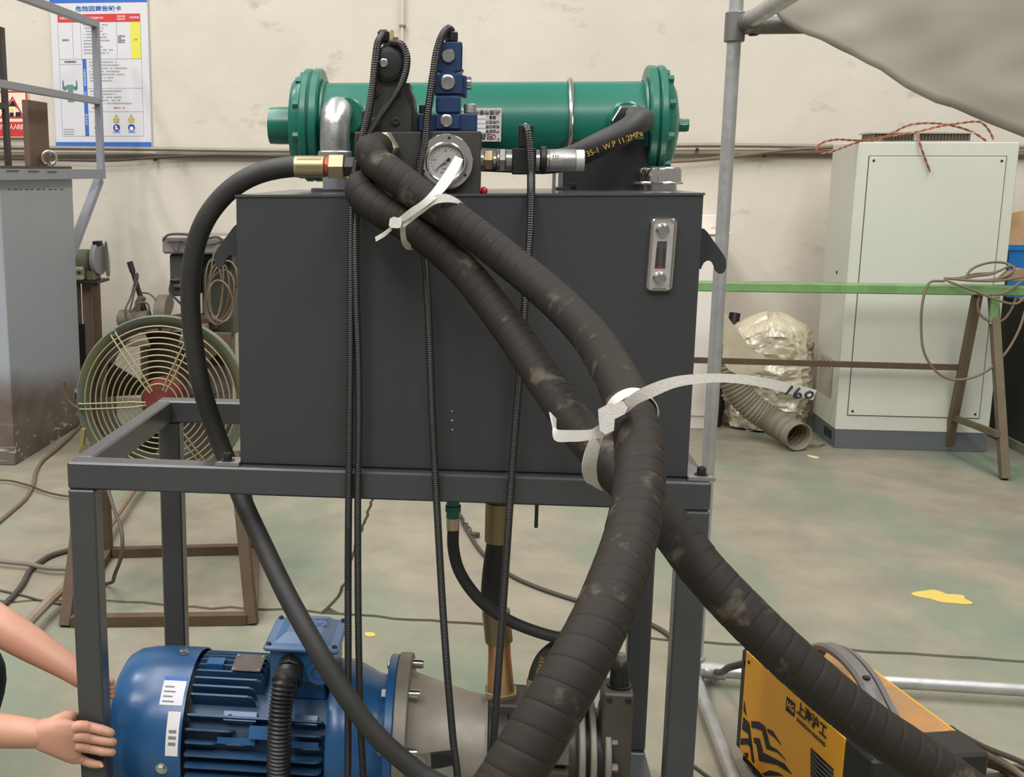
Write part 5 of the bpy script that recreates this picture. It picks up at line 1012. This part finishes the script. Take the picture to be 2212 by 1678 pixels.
for l in ([(1762, 325, -.1), (1770, 312, -.08), (1800, 302, -.05), (1850, 303, 0), (1900, 301, .06), (1935, 283, .08), (1965, 270, .1), (2000, 266, .1), (2050, 270, .12), (2100, 285, .14), (2130, 304, .15)], [(1762, 325, -.1), (1775, 331, -.09), (1800, 326, -.07), (1850, 308, 0), (1885, 300, .05), (1940, 291, .07), (1980, 285, .07), (2020, 275, .07), (2060, 268, .1), (2115, 263, .12), (2125, 268, .12), (2140, 288, .13), (2146, 302, .13)], [(1978, 284, .05), (1984, 300, -.008), (1990, 320, -.02), (1999, 345, -.02), (2009, 371, -.02)]):
    p = cr([P(x, y, cy0+o) for x, y, o in l], .01)
    for ph in (0, pi):
        d_ = np.gradient(p, axis=0); d_ /= np.linalg.norm(d_, axis=1)[:, None]; u_ = np.cross(d_, (0, 1, 0)); a_ = np.arange(len(p))*.9+ph
        b = B(); b.tube(p+u_*(.0028*np.cos(a_))[:, None]+np.outer(.0028*np.sin(a_), (0, 1, 0)), .0032, 6); b.done('strand', COPPER, cw)

# ================================================================== GREEN TRESTLE BENCH AND CABLES
tzb = .0; f1_, f2_ = G(2046, 972), G(2170, 1036); bz1 = P(2100, 614, 3.55)[2]
gb = thing('green_trestle', 'long green topped trestle bench with rusty legs before the tall cabinet', 'trestle', (2.6, 3.5, 0))
yb_ = (f1_[1]+f2_[1])/2
ql, qr = P(1500, 618, yb_), P(2300, 624, yb_); hz = P(1800, 612, yb_)[2]; hb = P(1800, 632, yb_)[2]
b = B(); b.box(ql[0]-.25, qr[0]+.1, yb_-.035, yb_+.055, hb, hz, .004); b.done('top_beam', BENCHG, gb)
def leg(ft, tpx, tpy): tq_ = P(tpx, tpy, yb_); tq_[2] = hb-.0008; b = B(); b.bar(ft+[0, 0, .004], tq_, .036, .04, (0, 1, 0)); return b.done('leg', BENCHR, gb)
leg(f1_, 2112, 632); leg(f2_, 2146, 632)
xl = ql[0]-.1
for o in (-.25, .27): b = B(); b.bar((xl, yb_+o, .004), (xl, yb_+o*.1, hb-.0008), .036, .04, (0, 1, 0)); b.done('leg', BENCHR, gb)
sz0 = P(2086, 794, f1_[1]*.55+yb_*.45); b = B(); b.bar((xl, sz0[1], sz0[2]+.01), (sz0[0]+.005, sz0[1], sz0[2]), .02, .028); b.done('stretcher', RUST, gb)
b = B(); b.bar(P(2055, 900, f1_[1]*.85+yb_*.15), P(2156, 938, f2_[1]*.85+yb_*.15), .018, .03); b.done('cross_brace', BENCHR, gb)
for tp in ((1, 0),): b = B(); q = P(2142, 632, yb_); b.box(q[0]-.018, q[0]+.018, yb_-.055, yb_-.036, hb-.13, hb, .002); b.done('green_gusset', BENCHG, gb)
bc = thing('bench_cable', 'loose brown cable heaped and hanging over the green trestle end', 'cable', P(2120, 600, yb_))
for l in ([(2210, 598, -.05), (2160, 606, -.06), (2100, 606, -.06), (2040, 602, -.05), (2055, 610, -.07), (2110, 630, -.08), (2160, 650, -.09), (2195, 656, -.08), (2215, 640, -.05)],
          [(2040, 607, -.06), (2010, 609, -.07), (2000, 625, -.08), (1992, 660, -.09), (1990, 710, -.09), (1996, 760, -.1), (2020, 800, -.1), (2050, 818, -.1), (2085, 819, -.1), (2130, 802, -.1), (2170, 765, -.1), (2200, 715, -.09), (2218, 660, -.06)],
          [(2040, 602, -.02), (2075, 600, 0), (2105, 592, .02), (2150, 588, .02), (2185, 574, .02), (2192, 580, .0), (2170, 598, -.02), (2120, 606, -.04), (2080, 604, -.04)],
          [(2085, 600, 0), (2098, 582, .02), (2125, 570, .04), (2155, 566, .05), (2180, 571, .04), (2190, 582, .02), (2175, 597, 0), (2140, 604, -.03)],
          [(2075, 602, -.02), (2110, 596, 0), (2140, 592, 0), (2165, 582, .01), (2180, 574, .01)], [(2110, 632, -.06), (2135, 636, -.08), (2165, 634, -.08), (2190, 620, -.06), (2208, 606, -.05)],
          [(2118, 636, -.05), (2112, 655, -.05), (2118, 680, -.05), (2140, 694, -.05), (2165, 692, -.04), (2185, 668, -.03), (2197, 634, -.03)]):
    b = B(); b.tube(cr([P(x, y, yb_+o) for x, y, o in l], .014), .0058, 8); b.done('cable_loop', CABLE, bc)
b = B(); b.prism([P(x, y, yb_-.01) for x, y in ((2160, 606), (2180, 588), (2205, 580), (2240, 584), (2240, 606))], (0, .05, 0)); tag(b.done('rag_bundle', mat('rag_tan', (156, 132, 104), .9, c2=(126, 102, 78), ns=9), ang=0), 'tan rag bundle lying on the green trestle beneath the cable heap', 'rag')

# right edge: dark cabinet, blue bin, plywood
rx = G(2130, 942)[0]+.02; ryf, ryn = 4.5, 3.45; rz = P(2200, 650, 3.95)[2]
e = thing('dark_cabinet', 'dark green low cabinet at the right edge beside the tall cabinet', 'cabinet', (rx+.3, 4, 0))
b = B(); b.box(rx, rx+.6, ryn, ryf, .05, rz-.02, .004); b.done('shell', mat('dark_cabinet_green', (44, 50, 46), .5), e)
b = B(); b.box(rx-.004, rx+.61, ryn-.01, ryf, rz-.0195, rz, .003); b.done('top_board', mat('cab_edge', (150, 140, 122), .6), e)
b = B(); b.box(rx-.01, rx+.6, ryn, ryf, 0, .049, .002); b.done('base_strip', mat('cab_base', (120, 118, 102), .7), e)
q0, q1 = P(2180, 535, 4.1), P(2180, 583, 4.1); e = thing('blue_bin', 'blue plastic storage bin on the dark cabinet at the right edge', 'bin', (q0[0]+.15, 4.2, rz))
zb1 = q0[2]
rs = [np.array([(q0[0]+i, 4.1+i, z), (q0[0]+.34-i, 4.1+i, z), (q0[0]+.34-i, 4.34-i, z), (q0[0]+i, 4.34-i, z)]) for z, i in ((rz+.001, .022), (zb1-.012, .006), (zb1-.012, -.004), (zb1, -.004), (zb1, .004), (zb1-.1, .012))]
b = B(); b.rings(rs); b.done('tub', BINB, e, ang=20)
q0, q1 = P(2178, 592, 4.42), P(2187, 452, 4.42); b = B(); b.prism([(P(2180, 590, 4.42)[0], 4.42, rz+.001), (P(2300, 590, 4.42)[0], 4.42, rz+.001), (P(2300, 590, 4.42)[0], 4.5, P(2190, 430, 4.42)[2]), (P(2240, 590, 4.42)[0], 4.5, P(2190, 448, 4.42)[2]), (P(2186, 470, 4.42)[0], 4.5, P(2190, 466, 4.42)[2])], (0, .015, 0)); tag(b.done('plywood_sheet', PLY, ang=0), 'torn plywood sheet standing behind the blue bin', 'plywood')

# ================================================================== WRAPPED BUNDLE AND DUCT
bcn = np.array(P(1662, 790, 4.36)); r0 = .205
nu, nv = 150, 90; rs = []
for j in range(nv):
    k = j/(nv-1); z = .012+k*(P(1655, 684, 4.28)[2]-.012); prof = (.93+.14*sin(pi*min(k*1.2, 1)))*(1-max(0, (k-.80)/.20)**2.2*.85); th = np.arange(nu)*2*pi/nu; rr = []
    for a in th:
        v = Vector((cos(a), sin(a), z*2.4))
        n_ = mnoise.noise(v*1.9)*.13
        for f_, am in ((3.0, .10), (6.5, .055), (13., .03)):
            wv = Vector((v.x*f_*.6+mnoise.noise(v*3)*1.2, v.y*f_*.6, v.z*f_*1.5+a*.7)); n_ += am*(.5-abs(mnoise.noise(wv))*2.2)
        rr.append(r0*prof*(1+n_))
    rr = np.array(rr); rs.append(np.stack([bcn[0]+rr*np.cos(th)*1.04, bcn[1]+rr*np.sin(th)*.75, np.full(nu, z)+.02*np.sin(3*th)*(k > .7)], 1))
b = B(); b.rings(rs); wb = b.done('wrapped_bundle', PLAST, ang=24); tag(wb, 'lumpy bundle wrapped in clear crinkled plastic by the wall', 'wrapped bundle')
a_, c_ = P(1562, 710, 4.1), P(1570, 672, 4.2)
b = B(); 
A_ = [P(1566, 676, 4.0), P(1592, 712, 3.98), P(1622, 750, 3.97), P(1660, 775, 3.98)]; Bq = [P(1560, 780, 4.0), P(1575, 800, 3.98), P(1600, 812, 3.97), P(1650, 800, 3.98)]
b.ribbon(cr(A_, .02), np.stack([np.interp(np.linspace(0, 3, len(cr(A_, .02))), range(4), np.array(Bq)[:, j]) for j in range(3)], 1), .003); b.done('loose_flap', PLAST, wb, ang=60)
dpth = [P(1727, 944, 3.80), P(1706, 932, 3.88), P(1662, 904, 3.98), P(1622, 876, 4.01), P(1592, 840, 4.03), P(1574, 795, 4.05), P(1565, 745, 4.08)]
p = cr(dpth, .006); k_ = np.arange(len(p))*.006
b = B(); b.tube(p, [.068+.004*cos(2*pi*s/.020) for s in k_], 28, caps=False); dk = b.done('flexible_duct', DUCT, ang=40); md = dk.modifiers.new('thickness', 'SOLIDIFY'); md.thickness = .004
tag(dk, 'grey flexible corrugated duct with its open end on the floor', 'duct')
b = B(); q = P(1565, 790, 4.35); b.cyl((q[0]-.03, 4.35, 0), (P(1600, 690, 4.35)[0], 4.5, P(1600, 684, 4.35)[2]), .03, 12); tag(b.done('black_tube', BLACK), 'black tube standing behind the wrapped bundle', 'tube')
b = B(); b.prism(GG([(1735, 958), (1762, 955), (1782, 962), (1770, 966), (1742, 966)], .001), (0, 0, .012)); tag(b.done('cloth_scrap', DUCT, ang=0), 'small cloth scrap on the floor at the duct mouth', 'scrap')
b = B(); b.prism(GG([(1742, 983), (1760, 986), (1770, 989), (1765, 991), (1748, 987)], .001), (0, 0, .003)); tag(b.done('paper_scrap', mat('scrap_cream', (222, 200, 160), .7), ang=0), 'pale scrap on the floor before the tall cabinet', 'scrap')
b = B(); b.prism(GG([(1610, 927), (1622, 927), (1625, 931), (1612, 931)], .001), (0, 0, .004)); tag(b.done('paper_scrap', WHITE, ang=0), 'white scrap on the floor beside the duct', 'scrap')

# ================================================================== YELLOW WELDER
HB = .283; wTL, wTR, wFR = np.array((1.347, .641, 0)), np.array((1.448, .24, 0)), np.array((1.693, .364, 0))
sd = wTR-wTL; L_ = np.linalg.norm(sd); du = sd/L_; dv_ = wFR-wTR; dv = nrm(dv_-du*np.dot(dv_, du)); WD = .235
def WPt(u, v, z): q = wTL+du*u+dv*v; return np.array((q[0], q[1], z))
we = thing('welding_machine', 'yellow and black inverter welding machine with grey handle on the floor at right', 'welder', WPt(L_/2, WD/2, 0))
MW = np.eye(4); MW[:3, 0] = du; MW[:3, 1] = dv; MW[:3, 3] = wTL
def wb_(n, u0, u1, v0, v1, z0, z1, m, bev=.004, par=we): b = B(); b.T = MW; b.box(u0, u1, v0, v1, z0, z1, bev); return b.done(n, m, par)
wb_('base_tray', .004, L_+.02, .006, WD-.006, .012, .05, BLACK, .004)
sp2 = wb_('side_panel', 0, L_, 0, .004, .035, HB, WYEL, .001)
wb_('inner_case', .004, L_-.002, .0045, WD-.0045, .0505, HB-.005, DKMET, .003); wb_('side_panel', 0, L_, WD-.004, WD, .035, HB, WYEL, .001)
wb_('top_cover', 0, L_-.004, .0042, WD-.0042, HB-.0045, HB, WTOP, .0015)
wb_('back_panel', -.03, .0, .004, WD-.004, .03, HB-.004, BLACK, .006)
wb_('front_panel', L_, L_+.095, .0, WD+.004, .02, HB+.004, BLACK, .006)
for u in (.04, L_-.0): 
    for v in (.03, WD-.03): b = B(); b.cyl(WPt(u, v, 0), WPt(u, v, .0125), .014, 14); b.done('rubber_foot', BLACK, we)
hd = cr([WPt(.06, WD*.5, HB+.002), WPt(.085, WD*.5, HB+.035), WPt(.14, WD*.5, HB+.062), WPt(.215, WD*.5, HB+.066), WPt(.28, WD*.5, HB+.05), WPt(.33, WD*.5, HB+.02), WPt(.36, WD*.5, HB+.002)], .01)
b = B(); up_ = np.array((0, 0, 1.)); b.rings([np.array([q+dv*a+up_*c for a, c in ((-.016, -.006), (.016, -.006), (.018, .004), (.012, .010), (-.012, .010), (-.018, .004))]) for q in hd]); b.done('handle', HGREY, we, ang=40)
b = B(); b.rings([np.array([q+dv*a+up_*c for a, c in ((.020, -.004), (.034, -.006), (.034, .002), (.020, .006))]) for q in hd]); b.done('handle_strap', HGREY, we, ang=40)
for u, s_ in ((.075, .035), (.335, .03)): b = B(); b.T = MW; b.box(u-s_, u+s_, WD*.5-.026, WD*.5+.026, HB+.0002, HB+.014, .006); b.done('handle_mount', HGREY, we)
for u in (.285,): b = B(); q = WPt(u, WD*.5+.0, HB+.058); b.cyl(q, q+np.array((0, 0, .003)), .008, 14); b.done('mount_hole', INK, we)
n_s = -dv
def SP(x, y, o=.0012): return onpl(x, y, wTL+n_s*o, n_s)
def sprint(nm, l, m=INK, o=.0012): b = B(); b.prism([SP(x, y, o) for x, y in l], dv*.0012); return b.done(nm, m, sp2, ang=0)
c1 = lambda l: [(1480+x/4.8214, 1330+y/4.8214) for x, y in l]
for l in ([(612, 885), (636, 1045), (606, 985)], [(600, 1095), (640, 1085), (665, 1120), (720, 1535), (694, 1515), (655, 1230), (590, 1180)], [(578, 1275), (680, 1275), (692, 1390), (652, 1340), (574, 1340)],
          [(686, 1095), (760, 1100), (828, 1150), (880, 1350), (960, 1400), (1050, 1508), (960, 1425), (845, 1385), (800, 1200), (745, 1175), (690, 1165)], [(710, 1268), (770, 1275), (810, 1425), (900, 1470), (1030, 1540), (1110, 1650), (960, 1555), (770, 1510), (740, 1340), (716, 1320)],
          [(855, 1175), (910, 1200), (1000, 1350), (930, 1270), (860, 1215)], [(800, 1640), (880, 1608), (960, 1630), (1020, 1665), (830, 1668)], [(612, 1425), (650, 1425), (655, 1475), (630, 1470)]): sprint('tiger_stripe', c1(l))
lg = sprint('logo_block', c1([(1055, 838), (1142, 915), (1132, 1055), (1045, 980)]))
def stext(s, x, y, x2, y2, h, m=INK, o=.0018, bold=.0003, sx=1.):
    a_, c_ = SP(x, y, o), SP(x2, y2, o); r_ = du*1.0; text(s, (a_+c_)/2, h, m, sp2, right=r_, up=(0, 0, 1), bold=bold, sx=sx)
stext('HG', *c1([(1060, 925)])[0], *c1([(1132, 975)])[0], .021, WYEL, .003, .0002)
stext('上海沪工', *c1([(1180, 985)])[0], *c1([(1455, 1200)])[0], .032, INK, .0018, .0008, .92)
stext('SHANGHAI HUGONG', *c1([(1170, 1100)])[0], *c1([(1445, 1322)])[0], .0115, INK, .0018, .0002)
for i in range(9):
    a_ = c1([(1310, 1375+i*48)])[0]; c_ = c1([(1545, 1560+i*42)])[0]; A1, A2 = SP(*a_, .0008), SP(*c_, .0008); A2 = A1+du*np.dot(A2-A1, du); 
    if A1[2] < .06: break
    b = B(); b.ribbon([A1, A1*.5+A2*.5, A2], [A1-[0, 0, .008], A1*.5+A2*.5-[0, 0, .008], A2-[0, 0, .008]], .0016); vs = b.done('vent_slot', INK, sp2, ang=0)
    b = B(); b.ribbon([A1-[0, 0, .004]-dv*.0005, A1*.5+A2*.5-[0, 0, .003]-dv*.004, A2-[0, 0, .004]-dv*.0005], [A1-[0, 0, .009], A1*.5+A2*.5-[0, 0, .010], A2-[0, 0, .009]], .001); b.done('vent_louvre', HGREY, sp2, ang=0)
for x, y in ((1618, 1430), (1608, 1553)): q = SP(x, y, .0005); b = B(); b.cyl(q, q-dv*.002, .0038, 10); b.done('panel_screw', INK, sp2)
WC = [([(2050, 1572), (2085, 1592), (2130, 1615), (2212, 1648), (2290, 1690)], .18, .0065), ([(2052, 1595), (2085, 1607), (2125, 1625), (2180, 1655), (2240, 1700)], .16, .0078), ([(2046, 1618), (2080, 1620), (2115, 1628), (2170, 1652), (2230, 1700)], .12, .0075), ([(2050, 1640), (2085, 1637), (2125, 1641), (2170, 1656), (2215, 1690), (2250, 1730)], .07, .0062), ([(2048, 1650), (2070, 1645), (2105, 1646), (2150, 1655), (2190, 1675), (2220, 1720)], .05, .0085), ([(2060, 1662), (2095, 1672), (2140, 1676), (2180, 1668), (2200, 1650)], .02, .006)]
for i, (l, z, r) in enumerate(WC):
    n_ = len(l); p = cr([G(x, y, max(r, z*(1-j/(n_-1)))) for j, (x, y) in enumerate(l)], .012); e_ = G(*l[-1], r); p = cr(np.concatenate([[WPt(L_+.085, .05+.022*i, max(z, .03)+.02)], [WPt(L_+.14, .06+.022*i, max(z, .03)+.012)], p[::3], [e_*.6+np.array((2.05+.05*i, .05-.06*i, r))*.4], [(2.3+.06*i, .0-.1*i, r)]]), .012); b = B(); b.tube(p, r, 9)
    tag(b.done('welding_lead', CABLE if i in (1, 4) else CABLED), ('topmost thin dark lead leaving the welder front', 'thick tan lead second from top leaving the welder front', 'dark lead in the middle of the bundle at the welder front', 'thin dark lead below the middle of the welder bundle', 'thick tan lead arching lowest from the welder front', 'dark lead lying flat on the floor below the welder bundle')[i], 'cable', 'leads of the welder')
fcable('thin rod lying on the floor beside the welder base pipe', [(1500, 1655), (1520, 1670), (1550, 1692)], .004, CABLED, 'thin_rod', 'rod')

# ================================================================== PERSON (left edge, crouching, hands on the stand leg)
pe = thing('person', 'person crouching at left in black clothes with bare forearms gripping the front leg', 'person', (-.62, -.05, 0))
def skin(name, chains, m, parent, sub=2, root=0):
    V = []; E_ = []; Rr = []; roots = []
    for ch in chains:
        o = None
        if isinstance(ch[0], int): prev = ch[0]; ch = ch[1:]
        else: prev = None; roots.append(len(V))
        for p, r in ch:
            V.append(tuple(float(x) for x in p)); Rr.append(r)
            if prev is not None: E_.append((prev, len(V)-1))
            prev = len(V)-1
    me = bpy.data.meshes.new(name); me.from_pydata(V, E_, []); me.materials.append(m); ob = bpy.data.objects.new(name, me); link(ob, parent)
    me.attributes.new('x', 'FLOAT', 'POINT'); me.attributes.remove(me.attributes['x'])
    md = ob.modifiers.new('skin', 'SKIN'); md.use_smooth_shade = True; md.branch_smoothing = .3
    sv = me.skin_vertices[0].data if me.skin_vertices else None
    if sv is None:
        bpy.context.view_layer.objects.active = ob; bpy.ops.mesh.customdata_skin_add(); sv = me.skin_vertices[0].data
    for i, r in enumerate(Rr):
        rr = r if isinstance(r, tuple) else (r, r); sv[i].radius = rr; sv[i].use_root = i in roots
    s2 = ob.modifiers.new('sub', 'SUBSURF'); s2.levels = s2.render_levels = sub
    return ob
# joints
pel = np.array((-.78, .0, .33)); che = np.array((-.72, -.02, .62)); nek = np.array((-.66, -.03, .80)); hea = np.array((-.62, -.03, .93))
shR, shL = np.array((-.66, -.20, .72)), np.array((-.66, .17, .72))
wrR = P(86, 1585, -.035); elR = P(-150, 1566, -.06)
wrL = P(172, 1455, .085); elL = P(-55, 1318, .13)
kn2 = P(176, 1566, -.016)
def mid(a, c, t): return a*(1-t)+c*t
hand = [(mid(elR, wrR, .45), .036), (mid(elR, wrR, .72), .0325), (wrR, (.029, .027)), (P(104, 1589, -.035), (.026, .022))]
body = [
    [(pel, .112), (mid(pel, che, .5), .108), (che, .120), (nek, .056), (mid(nek, hea, .35), .055), (hea, .085), (hea+[.01, 0, .10], .075)],
    [2, (shR+[0, .02, 0], .06), (mid(shR, elR, .5), .046), (elR, .040)]+hand,
    [2, (shL-[0, .02, 0], .06), (mid(shL, elL, .5), .046), (elL, .042), (mid(elL, wrL, .25), .0415), (mid(elL, wrL, .5), .038), (mid(elL, wrL, .8), .030), (wrL, .026), (P(196, 1478, .075), (.028, .02))],
    [0, (pel+[.05, -.11, 0], .05), ((-.42, -.16, .42), .055), ((-.50, -.16, .12), .05), ((-.52, -.16, .06), .045)],
    [0, (pel+[.05, .11, 0], .05), (P(-34, 1440, .22), .050), (P(-30, 1440, .22)+[-.16, 0, -.28], .05), (P(-30, 1440, .22)+[-.2, 0, -.38], .045)]]
bo = skin('body', body, SKIN, pe)
hr = []                                                     # back of the hand: a loft from the wrist to the row of knuckles
ev = nrm(P(120, 1640, -.03)-P(118, 1540, -.03)); th_ = np.arange(28)*2*pi/28
for x, y, Y_, hh, tt in ((74, 1584, -.035, .022, .020), (92, 1586, -.035, .0285, .0238), (112, 1590, -.034, .0335, .0225), (130, 1595, -.032, .0375, .020), (146, 1600, -.029, .0405, .0175), (158, 1604, -.0265, .041, .0150), (167, 1607, -.0245, .0392, .0095), (175, 1609, -.022, .035, .003)):
    c = P(x, y, Y_); kn = 1+.10*np.cos(th_)*0; bump_ = (.0022 if 150 < x < 172 else .0006)*np.cos(np.clip(np.cos(th_), -1, 1)*4*pi)
    hr.append(c+np.outer(hh*np.sign(np.cos(th_))*np.abs(np.cos(th_))**.8, ev)+np.outer((tt+bump_*(np.sin(th_) < 0))*np.sign(np.sin(th_))*np.abs(np.sin(th_))**.8, (.12, 1, .05)))
b = B(); b.rings(hr); b.done('hand', SKIN, bo, ang=180)
def finger(l, par=pe, r=(.0105, .0098, .0088, .0076)):
    b = B(); pts = cr([np.array(p) for p in l], .003); n = len(pts); rr = np.interp(np.linspace(0, 1, n), (0, .34, .38, .42, .66, .70, .74, .93, 1), (r[0], r[1], r[1]*1.08, r[1], r[2], r[2]*1.07, r[2], r[3]*.95, r[3]*.5)); b.tube(pts, rr, 12); return b
FG = [([(146, 1577, -.026), (172, 1568, -.024), (196, 1571, -.0135), (222, 1577, -.0115), (238, 1582, -.0085), (243, 1585, -.001)], 1.0), ([(146, 1593, -.026), (172, 1590, -.025), (198, 1594, -.0135), (226, 1599, -.0115), (242, 1602, -.008), (247, 1605, .0)], 1.03), ([(146, 1609, -.026), (170, 1611, -.0245), (196, 1616, -.0135), (224, 1622, -.0115), (240, 1624, -.008), (246, 1627, .0)], .98), ([(142, 1622, -.026), (162, 1632, -.0225), (182, 1643, -.0125), (204, 1650, -.011), (216, 1651, -.0105), (222, 1652, -.0095)], .88)]
for l, k in FG:
    b = finger([P(*q) for q in l], r=tuple(x*k for x in (.0112, .0100, .0092, .0082))); fo = b.done('finger', SKIN, bo, ang=180)
    p0_, p1_ = P(*l[-2]), P(*l[-1]); 
    b = B(); d_ = nrm(p1_-p0_); b.sphere(p1_*.55+p0_*.45+[.001, -.0058*k, .0006], .0052*k, 10, (1.1, .35, .8)); b.done('fingernail', SKIND, fo)
b = finger([P(104, 1572, -.034), P(124, 1560, -.024), P(144, 1551, -.006), P(157, 1549, .022), P(168, 1550, .046)], r=(.016, .0135, .012, .010)); b.done('thumb', SKIN, bo, ang=180)
for i, (x, y) in enumerate(((214, 1470), (218, 1481), (220, 1491), (218, 1500))):
    b = finger([P(196, 1474+i*5, .075), P(212, y-2, .060), P(226, y, .056), P(240, y+2, .055), P(243.5, y+3, .050)], r=(.0105, .0095, .0086, .0076)); b.done('finger', SKIN, bo, ang=180)
b = finger([P(186, 1462, .085), P(196, 1452, .068), P(212, 1452, .0535), P(222, 1455, .0525)], r=(.0125, .011, .0105, .009)); b.done('thumb', SKIN, bo, ang=180)
# clothes: same skeleton, a little fatter
skin('shirt', [[(pel+[-.01, 0, -.02], .150), (pel+[0, 0, .10], .165), (mid(pel, che, .6), .158), (che, .168), (mid(che, nek, .55), .115), (mid(che, nek, .85), .07)], [3, (shR+[0, .03, 0], .085), (mid(shR, elR, .2), .075), (mid(shR, elR, .45), .064)], [3, (shL-[0, .03, 0], .085), (mid(shL, elL, .2), .075), (mid(shL, elL, .45), .064)]], CLOTH, pe)
kneeL = P(-22, 1440, .22); kneeR = np.array((-.42, -.16, .42))
skin('trousers', [[(pel+[-.01, 0, .09], .155), (pel, .165), (pel+[.0, 0, -.08], .14)], [1, (pel+[.05, -.10, -.01], .128), (mid(pel+[.06, -.11, 0], kneeR, .6), .095), (kneeR, .080), ((-.46, -.16, .27), .072), ((-.50, -.16, .12), .068), ((-.52, -.16, .07), .066)], [1, (pel+[.05, .10, -.01], .128), (mid(pel+[.06, .11, 0], kneeL, .6), .090), (kneeL, .068), (kneeL+[-.08, .0, -.16], .066), (kneeL+[-.16, 0, -.28], .064), (kneeL+[-.20, 0, -.37], .062)]], CLOTH, pe)
for y in (-.16, .2):
    b = B(); xk = -.58 if y < 0 else float(kneeL[0])-.27; b.box(xk, xk+.27, y-.05, y+.05, .001, .085, .03); b.done('shoe', BLACK, pe, ang=60)
b = B(); b.sphere(hea+[-.035, 0, .062], .104, 22, (1.0, .92, 1.0)); b.done('hair', HAIR, pe)
# face
for s_ in (-1, 1):
    b = B(); b.sphere(hea+[.070, .030*s_, .030], .0115, 12); b.done('eye', WHITE, pe); b = B(); b.sphere(hea+[.0795, .030*s_, .030], .0045, 10); b.done('pupil', INK, pe); b = B(); b.sphere(hea+[-.01, .080*s_, .02], .028, 12, (.8, .4, 1.1)); b.done('ear', SKIN, pe)
b = B(); b.lathe([(.004, 0), (.011, .015), (.016, .04), (.012, .05)], hea+[.085, 0, .045], (.25, 0, -1), 12); b.done('nose', SKIN, pe)
b = B(); b.box(hea[0]+.072, hea[0]+.088, hea[1]-.024, hea[1]+.024, hea[2]-.042, hea[2]-.032, .004); b.done('mouth', mat('lips', (176, 100, 92), .5), pe)
